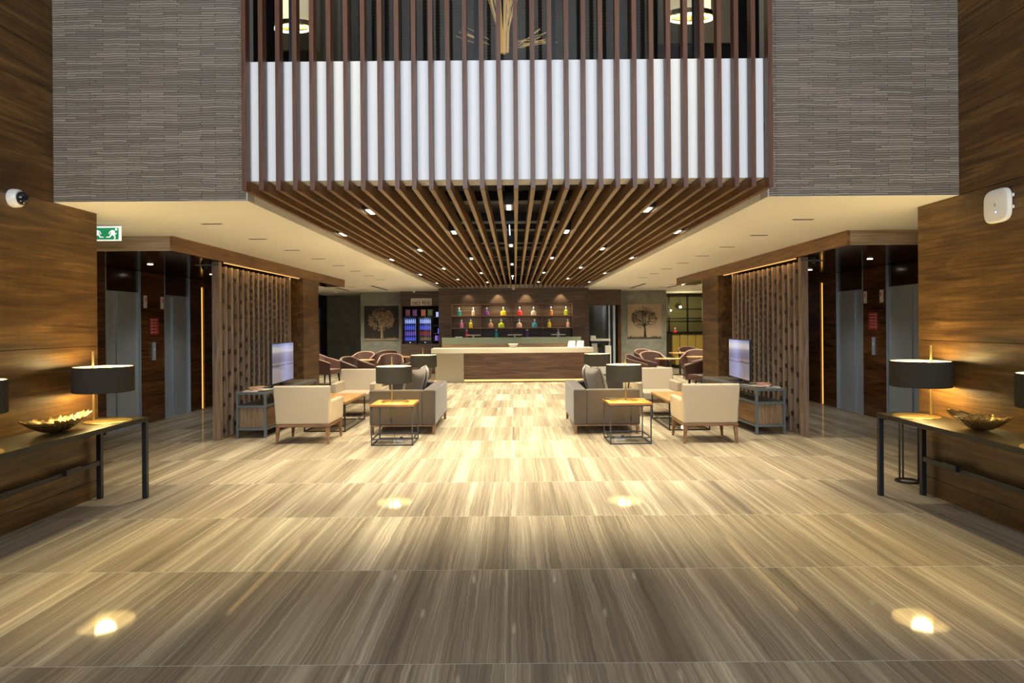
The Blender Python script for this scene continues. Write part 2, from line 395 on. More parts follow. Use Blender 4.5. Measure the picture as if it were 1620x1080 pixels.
struct('wall_left_upper_core', MB().box(XL-.05, XL-.25, -4, 6.2, CZ, 7.6).box(XL-.05, XL-.25, 6.2, 9.2, CZ+.12, 7.6), 'black')
struct('wall_right_upper_core', MB().box(XR+.05, XR+.25, -4, 6.2, CZ, 7.6).box(XR+.05, XR+.25, 6.2, 9.2, CZ+.12, 7.6), 'black')
struct('ceiling_atrium', B(-4.4, 4.3, -4, 9.2, 7.6, 7.7), 'white')
struct('wall_entrance', B(-4.4, 4.3, -4.1, -4.0, 0, 7.6), 'grey_reveal')
# stacked stone fronts either side of the slatted opening
struct('wall_stone_left', B(XL, OL, 6.05, 6.20, CZ, 7.6), 'stone')
struct('wall_stone_right', B(OR, XR, 6.03, 6.20, CZ, 7.6), 'stone')
struct('trim_1', B(OL, OL+.012, 6.04, 6.20, CZ, 7.6), 'grey_reveal')
struct('trim_2', B(OR-.012, OR, 6.02, 6.20, CZ, 7.6), 'grey_reveal')
# low ceiling
def ceil_side(a, b, s):
    return MB().box(a, b, 6.21, 30, CZ, CZ+.12)
struct('ceiling_left', MB().box(-12, OL, 6.21, 30, CZ, CZ+.12).box(XL, OL, 6.05, 6.21, CZ-.002, CZ), 'white')
struct('ceiling_right', MB().box(OR, 12, 6.21, 30, CZ, CZ+.12).box(OR, XR, 6.03, 6.21, CZ-.002, CZ), 'white')
struct('ceiling_back', B(OL, OR, 21.25, 30, CZ, CZ+.12), 'white')
# dark void above the slats
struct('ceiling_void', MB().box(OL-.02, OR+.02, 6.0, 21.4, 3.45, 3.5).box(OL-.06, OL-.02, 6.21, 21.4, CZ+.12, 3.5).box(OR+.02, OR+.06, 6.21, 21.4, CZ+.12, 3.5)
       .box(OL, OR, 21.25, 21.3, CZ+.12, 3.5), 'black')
# upper gallery
struct('floor_gallery', B(XL, XR, 6.2, 9.2, 3.51, 3.6), 'black')
struct('wall_parapet', MB().box(-2.30, 2.165, 5.75, 5.99, 2.95, 3.985), 'parapet', bevel=0.004)
struct('wall_gallery', MB().box(XL, XR, 8.9, 9.2, 3.6, 7.6), 'black')

def reflected_bands():  # brown bands imitate stone and wood reflected in the gallery glass
    m, t, b = newmat('gallery_glass_reflection')
    wv = N(t, 'ShaderNodeTexWave', wave_type='BANDS', bands_direction='Z'); wv.inputs['Scale'].default_value = 7.0; wv.inputs['Distortion'].default_value = 1.5
    wv.inputs['Detail'].default_value = 3
    t.links.new(coords(t), wv.inputs['Vector']); r = ramp(t, [(0.0, (0.022, 0.016, 0.009)), (0.7, (0.05, 0.037, 0.02)), (1.0, (0.12, 0.085, 0.045))]); t.links.new(wv.outputs['Fac'], r.inputs[0])
    t.links.new(r.outputs[0], b.inputs['Base Color']); b.inputs['Roughness'].default_value = 0.5; return m
M['reflected_bands'] = reflected_bands()
M['beige'] = simple('beige_wall_panel', (0.40, 0.35, 0.25), 0.7)
M['slate_panel'] = simple('slate_grey_panel', (0.035, 0.038, 0.038), 0.35)
struct('wall_gallery_left_panel', MB().box(-3.12, -2.66, 8.84, 8.9, 5.36, 7.5).box(-2.64, -2.30, 8.82, 8.9, 5.20, 7.5), 'beige')
struct('wall_gallery_right_panel', MB().box(1.94, 2.93, 8.84, 8.9, 5.42, 7.5), 'beige')
struct('wall_gallery_centre', MB().box(-2.05, 1.78, 8.8, 8.9, 3.6, 7.5), 'reflected_bands')
mb = MB()
for i in range(11):
    if i in (3, 7): continue
    mb.box(-2.0 + i*.345, -2.0 + i*.345 + .15, 8.74, 8.8, 3.6, 5.55 if i % 2 else 5.75)
struct('wall_gallery_inset', mb, 'slate_panel')
mb = MB()
for x in (-2.18, -1.15, -.35, .38, 1.2, 1.82): mb.box(x-.035, x+.035, 6.55, 6.63, 3.6, 7.5)
mb.box(XL, XR, 6.55, 6.63, 3.6, 3.72)
struct('window_1', mb, 'black_metal')
struct('window_2', B(-2.14, 1.78, 6.58, 6.60, 3.72, 7.5), 'dark_glass')

# lift lobbies --------------------------------------------------------------
def lobby(side):
    s = -1 if side == 'left' else 1
    bx, ex = (BL, EL) if s < 0 else (BR, ER)
    y0, y1 = (8.37, 16.8) if s < 0 else (8.31, 17.1)
    # dropped fascia box: wood faces, glossy underside
    f = MB().box(bx, bx + s*.04, y0, y1, 2.657, CZ-.001)
    struct('trim_%s_fascia' % side, f, 'walnut_beam')
    struct('trim_%s_fascia_end' % side, MB().box(bx + s*.0405, ex, y0, y0+.04, 2.657, CZ-.001), 'beam_end_daylit')
    struct('trim_%s_fascia_tail' % side, MB().box(bx + s*.0405, bx + s*.5, y1-.04, y1, 2.657, CZ-.001), 'beam_end_daylit')
    struct('ceiling_%s_lobby' % side, MB().box(bx + s*.0405, ex, y0+.041, 14.6, 2.665, 2.70).box(bx + s*.0405, bx + s*.5, 14.6, y1-.041, 2.665, 2.70), 'gloss_dark')
    # lift wall with two recesses
    portals = [(10.46, 11.44), (12.22, 13.18)] if s < 0 else [(10.30, 11.32), (12.08, 13.08)]
    prev = 6.67; segs = []
    for a, b_ in portals: segs.append((prev, a)); prev = b_
    segs += [(prev, 13.66), (13.78, 16.5)]
    for a, b_ in segs: struct('wall_%s_lifts' % side, B(ex, ex + s*.35, a, b_, 0, 2.66), 'walnut_dark')
    for a, b_ in portals: struct('wall_%s_lift_transom' % side, B(ex + s*.03, ex + s*.35, a+.02, b_-.02, 2.285, 2.655), 'gloss_dark')
    struct('wall_%s_lobby_near' % side, MB().box(XL-.25 if s < 0 else XR+.25, ex, 6.47, 6.66, 0, CZ), 'walnut_dark')
    struct('wall_%s_lobby_end' % side, MB().box(bx + s*.35, ex, 14.45, 14.6, 0, 2.66), 'walnut_dark')
    struct('wall_%s_lobby_back' % side, MB().box(ex + s*.36, ex + s*.42, 6.5, 16.5, 0, CZ), 'black')
    st = MB().box(ex + s*.03, ex + s*.05, 13.665, 13.775, 0, 2.5).build('light_strip', 'led')
    tag(st, 'glowing amber vertical light strip set in the %s lift wall beyond the lift doors' % side, 'light strip')
    # column at the end of the screen
    struct('wall_%s_column' % side, MB().box(bx, bx + s*.30, 13.5 if s < 0 else 13.62, 14.55 if s < 0 else 14.75, 0, 2.656), 'walnut')
    for k, (a, b_) in enumerate(portals):
        nm = 'nearer' if k == 0 else 'farther'
        e = thing('elevator', '%s stainless steel lift doors in the %s lobby wall' % (nm, side), 'elevator', (ex + s*.15, (a+b_)/2, 0), group='lift doors in the lobby walls')
        h = (b_-a)/2; X = s
        MB().box(X*-.105, X*-.08, -h+.02, -h+.34, 0.01, 2.25).build('door_leaf', 'steel', e)
        MB().box(X*-.125, X*-.106, -h+.345, h-.02, 0.01, 2.25).build('door_leaf', 'steel', e)
        MB().box(X*-.158, X*-.10, -h, -h+.018, 0, 2.657).build('jamb', 'steel', e)
        MB().box(X*-.158, X*-.10, h-.018, h, 0, 2.657).build('jamb', 'steel', e)
        MB().box(X*-.125, X*-.08, -h+.02, h-.02, 2.253, 2.283).build('header', 'steel', e)
        MB().box(X*-.14, X*-.08, -h+.02, h-.02, 0.0, 0.008).build('sill', 'steel', e)
    ym = (portals[0][1] + portals[1][0])/2
    for k, yy in enumerate((portals[0][1] + .13, portals[1][0] - .10)):
        i = thing('floor_indicator', 'small white floor indicator beside the %s lift in the %s lobby' % (('nearer', 'farther')[k], side), 'indicator', (ex, yy, 2.13), group='lift floor indicators')
        MB().box(0, -s*.02, -.045, .045, -.11, .11).build('housing', 'white_plastic', i, bevel=.006)
        MB().box(-s*.021, -s*.023, -.025, .025, .0, .07).build('display', simple('red_display', (.5, .1, .08), .5, emit=(1, .2, .15), es=.08), i)
    n = thing('notice_board', 'dark red framed notice between the two lifts in the %s lobby' % side, 'sign', (ex, ym+.02, 1.70))
    MB().box(0, -s*.012, -.17, .17, -.17, .17).build('frame', 'walnut_dark', n)
    MB().box(-s*.0121, -s*.015, -.15, .15, -.15, .15).build('plate', simple('red_plate', (.30, .02, .02), .4), n)
    tx = MB()
    for r_ in range(5):
        z = .12 - r_*.055; tx.box(-s*.0151, -s*.017, -.03, .10 - .02*(r_ % 2), z-.008, z+.006); tx.box(-s*.0151, -s*.017, -.11, -.06, z-.018, z+.012)
    tx.build('lettering', simple('pink_print', (.6, .35, .33), .6), n)
    c = thing('call_panel', 'narrow steel call button panel below the red notice in the %s lobby' % side, 'call panel', (ex, ym+.0, 1.26))
    MB().box(0, -s*.025, -.05, .05, -.16, .16).build('plate', 'steel', c, bevel=.004)
    MB().lathe([(0, 0), (.02, 0), (.02, .006), (0, .006)], n=12).build('button', 'white_plastic', c).matrix_local = Matrix.Translation((-s*.025, 0, .03)) @ Matrix.Rotation(-s*PI/2, 4, 'Y')
    # slatted timber screen
    px = bx - (-s)*.08 if False else bx + s*.08
    sc_ = thing('timber_screen', 'open timber screen of upright planks at the edge of the %s lift lobby' % side, 'screen', (bx + s*.135, 9.85, 0))
    MB().box(-.055, .055, 0, .085, 0, 2.656).build('post', 'screen_wood', sc_)
    MB().box(-.055, .055, 3.08, 3.13, 0, 2.656).build('post', 'screen_wood', sc_)
    MB().box(-s*.055, s*.30, -.01, .07, 2.60, 2.615).build('cap_plate', 'grey_metal', sc_)
    MB().box(-.052, .052, .085, 3.08, 0, .02).build('bottom_rail', 'screen_wood', sc_)
    spac = [.39, .34, .28, .23, .22, .12, .12, .12, .12, .12, .12, .12, .12, .12]
    count = 0; rest = MB(); rr = random.Random(4)
    for k in range(14):
        yy = .085 + .213*k
        y_p = yy + .15
        if k < 13: MB().box(-.05, .05, y_p, y_p+.05, .02, 2.6).build('plank', 'screen_wood', sc_)
        z = .12 + [.0, .17, .05, .12, .04][k % 5]
        while z < 2.55:
            bxx = (-.03, .03, yy if k == 0 else yy - .012, y_p, z-.032, z+.032)
            if count < 100: MB().box(*bxx).build('spacer_block', 'leg_dark', sc_); count += 1
            else: rest.box(*bxx)
            z += spac[k]
    rest.build('spacer_blocks', 'leg_dark', sc_, kind='stuff')
    ls = MB().box(bx + s*.045, bx + s*.06, 9.95, 13.4, 2.638, 2.652).build('light_strip', 'led_soft')
    tag(ls, 'warm light strip along the top of the %s timber screen' % side, 'light strip')
    light('AREA', (bx + s*.055, 11.68, 2.63), 5, (1, .62, .25), size=.05, sizey=3.4)
    # little black dome camera under the soffit
    d = thing('dome_camera', 'black dome camera under the %s lobby soffit beside the timber screen post' % side, 'camera', (bx + s*.50, 10.3, 2.665), group='ceiling domes')
    MB().lathe([(0, 0), (.06, 0), (.06, -.03), (0, -.03)], n=20).build('mount', 'black_metal', d)
    MB().lathe([(.055, -.03), (.055, -.05), (.045, -.08), (.025, -.098), (0, -.104)], n=20).build('dome', 'black_glass', d, smooth=True)
    light('SPOT', (bx + s*.75, 11.8, 2.62), 75, (1, .95, .85), spot=130, blend=.8, radius=.04)
    for k, yy in enumerate((10.3, 12.4)):
        g = thing('recessed_downlight', '%s round downlight in the dark %s lobby soffit' % (('nearer', 'farther')[k], side), 'downlight', (bx + s*1.35, yy, 2.664), group='lobby downlights')
        MB().lathe([(0, 0), (.04, 0), (.04, -.006), (0, -.006)], n=16).build('lens', 'led_white', g)
lobby('left'); lobby('right')

# rear walls ----------------------------------------------------------------
struct('wall_back_left', B(-7.35, -5.43, 25.9, 26.1, 0, CZ), 'concrete')
struct('wall_side_left', MB().box(-7.55, -7.35, 14.6, 26.1, 0, CZ), 'black')
struct('wall_art_left', B(-5.43, -3.95, 23.3, 26.1, 0, CZ), 'concrete')
struct('wall_nook', MB().box(-3.95, -2.45, 22.85, 23.0, 0, 1.03).box(-3.95, -2.45, 22.85, 23.0, 2.33, CZ).box(-3.95, -3.90, 22.85, 23.0, 1.03, 2.33), 'bar_wood')
struct('wall_nook_inside', MB().box(-3.95, -2.45, 23.55, 23.6, 0, CZ).box(-3.95, -3.9, 23.0, 23.6, 0, CZ).box(-3.9, -2.45, 23.0, 23.6, 1.0, 1.03).box(-3.9, -2.45, 23.0, 23.6, 2.33, 2.36), 'black')
bw = MB().box(-2.45, 2.22, 21.2, 21.4, 2.36, CZ).box(-2.45, -2.05, 21.2, 21.9, 0, 2.36).box(1.84, 2.22, 21.2, 21.9, 0, 2.36)
bw.box(-2.05, 1.84, 21.62, 21.9, 0, 2.36)
struct('wall_back', bw, 'bar_wood')
struct('wall_back_right_lintel', B(2.37, 3.60, 22.6, 22.8, 2.32, CZ), 'bar_wood')
struct('wall_back_right_return', MB().box(2.22, 2.37, 21.4, 24.8, 0, CZ), 'bar_wood')
struct('door_1', MB().box(3.50, 3.60, 22.6, 22.8, 0, 2.32), 'walnut_dark')
struct('wall_passage', B(2.37, 4.2, 24.8, 25.0, 0, CZ), 'concrete')
struct('wall_art_right', B(3.70, 5.30, 23.3, 24.8, 0, CZ), 'concrete')
struct('wall_back_right', B(5.3, 9, 27.0, 27.2, 0, CZ), 'beige')
struct('wall_side_right', B(8.6, 8.8, 14.6, 27.2, 0, CZ), 'walnut_dark')
g = thing('glass_door', 'open glass door with steel edge beside the copier', 'door', (3.2, 22.65, 0))
MB().box(-.02, .03, 0, .02, 0, 2.3).build('edge_rail', 'steel', g); MB().box(.13, .21, 0, .03, 0, 2.3).build('stile', 'steel', g)
MB().box(-.9, -.02, .005, .015, 0.02, 2.3).build('pane', 'glass', g)
g = thing('glass_door', 'narrow grey door frame on the dark wall behind the left column', 'door', (-7.2, 24.3, 0))
MB().box(-.04, .04, 0, .05, 0, 2.3).build('stile', 'sink', g); MB().box(-.15, -.04, .01, .04, 2.24, 2.3).build('rail', 'sink', g)

# ------------------------------------------------------------------ slats: upright + soffit board
pitch = 4.47/31
s0 = thing('ceiling_slat', '', 'slat', (-2.31+.019, 5.63, 2.85), group='wooden slats folding from the gallery front under the ceiling')
MB().box(-.019, .019, 0, .09, 0, 4.7).build('upright', 'slat_wood', s0)
sb = MB().add([(-.019, y, z) for y, z in ((.091, 0), (1.77, 0), (1.77, .15), (.40, .15), (.40, .09), (.091, .09))] + [(.019, y, z) for y, z in ((.091, 0), (1.77, 0), (1.77, .15), (.40, .15), (.40, .09), (.091, .09))],
              [(0, 1, 2, 3, 4, 5), (11, 10, 9, 8, 7, 6)] + [(i, i+6, (i+1) % 6 + 6, (i+1) % 6) for i in range(6)])
sb.build('soffit_board', 'soffit_bounce_lit', s0)
MB().box(-.019, .019, 1.775, 15.56, 0, .15).build('soffit_board', 'soffit_bounce_lit', s0)
def slat_label(i):
    if i < 16: return 'brown wooden slat, the %s from the left end of the slatted front' % ORD[i]
    return 'brown wooden slat, the %s from the right end of the slatted front' % ORD[31-i]
s0['label'] = slat_label(0)
for i in range(1, 32): dup(s0, (-2.291 + pitch*i, 5.63, 2.85), 0, slat_label(i))

# dark ducts above the slats
d0 = MB().box(-2.3, 2.2, -.12, .12, 0, .12).build('ceiling_duct', 'duct')
tag(d0, 'dark crosswise duct above the slats, nearest to the gallery front', 'duct', 'ducts above the slats', (0, 6.9, 3.18))
for i in range(1, 12):
    c = d0.copy(); COL.objects.link(c); c.location = (0, 6.9 + i*1.2, 3.12 + .06*(i % 2)); c['label'] = 'dark crosswise duct above the slats, the %s from the gallery front' % ORD[i]

# track fixtures between slats
def fixture(x, y, label):
    i = round((x + 2.291)/pitch - .5); x = -2.291 + pitch*(i + .5)
    f = thing('track_light', label, 'light', (x, y, 2.846), group='linear spotlights between the slats')
    MB().box(-.045, .045, -.16, .16, .03, .22).build('housing', 'black_metal', f)
    MB().box(-.022, .022, -.12, .12, .022, .03).build('lens', 'led_white', f)
    light('SPOT', (0, 0, .0), 340, WARM, parent=f, spot=88, blend=.7, radius=.06)
cols = [('centre', -.06, (6.7, 9.95, 13.1, 16.3)), ('inner left', -.72, (8.5, 11.9, 15.3, 18.7)), ('inner right', .60, (8.5, 11.9, 15.3, 18.7)),
        ('middle left', -1.48, (6.9, 10.5, 14.0, 17.4)), ('middle right', 1.36, (6.9, 10.5, 14.0, 17.4)),
        ('outer left', -2.2, (8.6, 12.0, 15.6, 18.9)), ('outer right', 2.1, (8.6, 12.0, 15.6, 18.9))]
for nm, x, ys in cols:
    for k, y in enumerate(ys): fixture(x, y, 'linear spotlight between the slats, %s in the %s row' % (['nearest', 'second', 'third', 'farthest'][k], nm))
for k, y in enumerate((9.3, 19.0)):
    o = B(-.006, .006, -.45, .45, 0, .02).build('tube_light', simple('cold_tube', (1, 1, 1), .5, emit=(.8, .9, 1), es=3)); tag(o, '%s thin white tube light above the centre slats' % ('nearer', 'farther')[k], 'light', 'tube lights above the slats', (-.07, y, 3.0))

# recessed slot downlights in the white ceiling
def slot(x, y, label, e=26, ang=92):
    e *= 3.7
    f = thing('slot_downlight', label, 'downlight', (x, y, CZ), group='slot downlights in the white ceiling')
    MB().box(-.115, .115, -.022, .022, -.003, 0).build('trim', 'black_metal', f)
    MB().box(-.10, .10, -.012, .012, -.0045, -.003).build('louvre', 'black', f)
    light('SPOT', (0, 0, -.02), e, WARM, parent=f, spot=ang, blend=.8, radius=.05)
for s, x in (('left', -3.38), ('right', 3.22)):
    for k in range(8):
        slot(x, 7.41 + 1.33*k, 'dark slot downlight in the %s white ceiling, the %s from the stone wall' % (s, ORD[k]), 30 if k > 0 else 30)
    for k in range(3): slot(-4.85 if x < 0 else 4.7, 18.2 + 1.5*k, 'dark slot downlight over the %s cafe tables, the %s of the short row' % (s, ORD[k]), 110, 140)
slot(6.4, 23.3, 'added dark slot downlight brightening the mustard bench', 45, 130)  # extra downlight added to brighten the bench
def grille(x, y0, y1, label):
    f = thing('linear_vent', label, 'vent', (x, (y0+y1)/2, CZ), group='linear air vents in the white ceiling'); h = (y1-y0)/2
    MB().box(-.05, .05, -h, h, -.004, 0).build('frame', 'grey_metal', f)
    MB().box(-.03, -.004, -h+.03, h-.03, -.006, -.004).box(.004, .03, -h+.03, h-.03, -.006, -.004).build('blades', 'black', f)
grille(-4.2, 19.4, 21.8, 'long dark air vent in the ceiling before the dark tree picture')
grille(3.78, 19.3, 21.7, 'long dark air vent in the ceiling before the pale tree picture')
grille(-5.5, 20.4, 22.0, 'short dark air vent seen below the tip of the left wooden beam')
grille(4.95, 20.2, 21.6, 'short dark air vent seen below the tip of the right wooden beam')

def dome(x, y, z, label):
    d = thing('ceiling_dome', label, 'detector', (x, y, z), group='white domes on the ceiling')
    MB().lathe([(0, 0), (.07, 0), (.07, -.03), (.06, -.04), (0, -.04)], n=20).build('mount', 'white_plastic', d)
    MB().lathe([(.045, -.04), (.042, -.06), (.028, -.08), (0, -.088)], n=20).build('lens', 'white_plastic', d, smooth=True)
dome(-3.35, 22.0, CZ, 'small white dome on the ceiling above the CHECK POINT sign')
dome(-6.0, 22.2, CZ, 'small white dome on the ceiling before the plain grey wall')
dome(-.05, 20.9, 2.85, 'small white dome under the centre slat in front of the bar wall')

# things on the wood walls
d = thing('wall_camera', 'white dome camera with black lens on the left wood wall', 'camera', (XL, 5.55, 2.78), rot=(0, PI/2, 0))
MB().lathe([(0, 0), (.075, 0), (.078, .015), (.075, .055), (.062, .075), (0, .075)], n=28).build('mount', 'white_plastic', d, smooth=False, bevel=.004)
MB().lathe([(.056, .075), (.054, .095), (.042, .118), (.022, .130), (0, .134)], n=28).build('lens', 'black_glass', d, smooth=True)
d = thing('wireless_access_point', 'white rounded square wireless box on the right wood wall', 'access point', (XR, 5.52, 2.65))
mb = MB(); pts = []
for k in range(40):
    a = 2*PI*k/40; c, s = math.cos(a), math.sin(a); q = (abs(c)**4 + abs(s)**4)**-.25
    pts.append((c*q, s*q))
ringv = lambda sc, x: [(x, p[0]*.15*sc, p[1]*.14*sc) for p in pts]
vs = ringv(.90, 0) + ringv(1, -.012) + ringv(1, -.028) + ringv(.9, -.043) + ringv(.5, -.052)
fs = [(i*40+j, (i+1)*40+j, (i+1)*40+(j+1) % 40, i*40+(j+1) % 40) for i in range(4) for j in range(40)] + [tuple(range(39, -1, -1)), tuple(160+j for j in range(40))]
mb.add(vs, fs).build('cover', 'white_plastic', d, bevel=.004)
MB().lathe([(0, 0), (.008, 0), (.008, .004), (0, .004)], n=12).build('status_light', simple('blue_status', (.1, .2, .9), .4, emit=(.2, .4, 1), es=4), d).matrix_local = Matrix.Translation((-.049, -.02, -.055)) @ Matrix.Rotation(-PI/2, 4, 'Y')
MB().box(-.054, -.052, -.018, -.002, -.006, .018).build('emblem', simple('grey_print', (.35, .35, .36), .5), d)
MB().box(-.02, -.006, -.165, -.15, .05, .075).box(-.02, -.006, -.165, -.15, -.045, -.02).build('clips', 'white_plastic', d)

# exit sign
e = thing('exit_sign', 'green and white running man exit sign hanging from the left ceiling', 'sign', (-4.72, 7.45, 0))
MB().box(-.30, .30, -.012, .012, 2.665, 2.825).build('panel', 'white_sign', e)
MB().box(-.30, .32, -.03, .03, 2.826, 2.84).build('mount', 'white_plastic', e)
MB().box(-.285, .283, -.0135, -.0125, 2.678, 2.808).build('field', 'green_sign', e)
mn = MB()
def runner(ox, fl):
    def P(pts, oz=2.74): mn.prism([(ox + fl*x*.8, oz + z) for x, z in pts], -.0155, -.0140)
    mn.prism([(ox + fl*(.044 + .014*math.cos(a*PI/5)), 2.79 + .015*math.sin(a*PI/5)) for a in range(10)], -.0155, -.0140)
    P([(.00, .045), (.035, .035), (.03, .005), (.0, -.012), (-.02, .01)])
    P([(.0, .045), (-.035, .03), (-.055, .0), (-.045, -.004), (-.025, .02), (.0, .028)])
    P([(.03, .03), (.045, .005), (.062, .012), (.060, .0), (.04, -.01), (.025, .01)])
    P([(-.02, .01), (-.04, -.028), (-.085, -.03), (-.085, -.042), (-.03, -.04), (.0, -.005)])
    P([(.03, .005), (.045, -.03), (.04, -.06), (.024, -.06), (.028, -.032), (.0, -.012)])
for ox, fl in ((.212, 1), (.047, -1)):
    mn = MB(); runner(ox, fl); mn.build('running_figure', 'white_sign', e)

# ------------------------------------------------------------------ gallery pendants and wire sculpture
def pendant(x, y, z, R, label, e):
    p = thing('drum_pendant', label, 'pendant lamp', (x, y, z), group='drum pendants in the upper gallery')
    MB().lathe([(R*.92, .10), (R*.92, .62), (R*.90, .62), (R*.90, .10)], n=40, closed=True, sy=.42).build('shade', simple('lit_parchment', (.9, .8, .6), .6, emit=(1, .80, .45), es=1.15), p, smooth=True)
    MB().lathe([(R, .0), (R, .03), (R*.96, .03), (R*.96, .0)], n=40, closed=True, sy=.42).build('ring', simple('lit_ring', (1, .9, .6), .5, emit=(1, .86, .52), es=4), p)
    MB().lathe([(R, .04), (R, .095), (R*.97, .095), (R*.97, .04)], n=40, closed=True, sy=.42).build('band', 'brass', p)
    MB().tube([(0, 0, .08), (0, 0, .14)], .03, 12).build('bulb', simple('hot_bulb', (1, 1, 1), .5, emit=(1, .9, .7), es=10), p)
    MB().tube([(0, 0, .62), (0, 0, 2.4)], .008, 6).build('cord', 'black_metal', p)
    light('POINT', (0, 0, .30), e*.5, (1, .8, .5), parent=p, radius=.05)
pendant(-2.46, 7.4, 4.99, .20, 'lit drum pendant behind the slats at the left of the gallery', 24)
pendant(1.98, 7.4, 5.07, .245, 'lit drum pendant with bright ring behind the slats at the right of the gallery', 24)
wsc = thing('wire_sculpture', 'hanging bundle of fine gold wires behind the centre slats of the gallery', 'sculpture', (-.12, 8.0, 4.97))
rr = random.Random(3); mb = MB()
for k in range(46):
    a = rr.uniform(0, 2*PI); r0 = rr.uniform(.01, .07); r1 = rr.uniform(.10, .55)
    c, s = math.cos(a), math.sin(a)
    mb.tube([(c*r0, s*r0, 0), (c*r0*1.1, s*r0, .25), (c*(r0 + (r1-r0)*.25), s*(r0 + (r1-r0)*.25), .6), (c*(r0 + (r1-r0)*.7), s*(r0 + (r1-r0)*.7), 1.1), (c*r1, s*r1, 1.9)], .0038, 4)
mb.build('upper_wires', 'glowing_gold_wire', wsc)
mb = MB()
for k in range(16):
    a = math.radians(8 + (k % 8)*5); L = rr.uniform(.3, .46); sd = 1 if k < 11 else -1
    st = .17 + .03*(k % 3)
    mb.tube([(sd*st, -.02 + .01*(k % 3), .05 + .02*k % .1), (sd*(st + L*math.cos(a)), -.02, .05 + L*math.sin(a))], .0035, 4)
mb.build('side_wires', 'glowing_gold_wire', wsc)
light('POINT', (-.1, 7.3, 6.2), 12, (1, .8, .5), radius=.1)

# ------------------------------------------------------------------ lamps
def lamp_parts(t, e=16, cord=False):
    """stem at origin; base and drum are set off along +Y"""
    MB().lathe([(0, 0), (.20, 0), (.20, .006), (.195, .010), (0, .010)], (0, .14, 0), 40).build('base', 'brass_disc', t)
    MB().tube([(0, 0, .01), (0, 0, .30)], .011, 12).tube([(0, 0, .29), (0, 0, .665)], .011, 12).build('stem', 'brass', t, smooth=False)
    r = .2575
    MB().lathe([(r, .285), (r, .52), (r-.003, .522), (r-.006, .52), (r-.006, .285), (r-.003, .283)], (0, .10, 0), 48, closed=True).build('shade', 'shade_out', t, smooth=False)
    lin = MB().lathe([(r-.007, .288), (r-.007, .517), (r-.009, .517), (r-.009, .288)], (0, .10, 0), 48, closed=True).build('shade_lining', 'shade_in', t)
    MB().lathe([(0, .395), (r-.012, .395), (r-.012, .403), (0, .403)], (0, .10, 0), 40).build('diffuser', 'glow', t)
    MB().tube([(0, 0, .5), (0, .10, .51), (0, .14, .51)], .004, 6).build('spider', 'brass', t)
    light('POINT', (0, .10, .355), e*1.45, (1.0, .74, .30), parent=t, radius=.085)
    light('POINT', (0, .10, .44), e*.9, (1.0, .72, .30), parent=t, radius=.11)
def lamp(label, loc, rz, e=16, cord=None):
    t = thing('table_lamp', label, 'lamp', loc, rz, 'drum shade table lamps'); lamp_parts(t, e*1.2)
    if cord:
        pts = [Vector(p) for p in cord]
        MB().tube(pts, .003, 6).build('power_cord', 'black_metal', t)
    return t

# ------------------------------------------------------------------ wall consoles
def console(s, x0, x1, y0, y1, side):
    t = thing('console_table', 'long black metal console table against the %s wood wall' % side, 'table', ((x0+x1)/2, (y0+y1)/2, 0))
    hx, hy = (x1-x0)/2, (y1-y0)/2
    MB().box(-hx, hx, -hy, hy, .76, .805).build('tabletop', 'console_top', t, bevel=.003)
    for i in (-1, 1):
        for j in (-1, 1): MB().box(i*hx, i*(hx-.045), j*hy, j*(hy-.045), 0, .76).build('leg', 'black_metal', t, bevel=.003)
    xs = s*(hx-.022)
    MB().box(xs-.018, xs+.018, -hy+.045, hy-.045, .335, .38).build('stretcher', 'black_metal', t, bevel=.003)
    MB().box(xs-s*.02, xs-s*.045, .55, .75, .345, .40).build('cable_box', 'black_metal', t)
    return t
console(-1, -4.15, -3.655, 4.35, 6.60, 'left')
console(1, 3.53, 3.99, 4.25, 6.50, 'right')
lamp('lit drum lamp nearest the lift lobby on the left wall console', (-4.0, 6.28, .805), -PI/2, 17)
lamp('drum lamp cut off by the left edge of the photo, on the left wall console', (-4.0, 4.68, .805), -PI/2, 17)
lamp('lit drum lamp nearest the lift lobby on the right wall console', (3.88, 6.20, .805), PI/2, 17)
lamp('drum lamp cut off by the right edge of the photo, on the right wall console', (3.86, 4.58, .805), PI/2, 17)

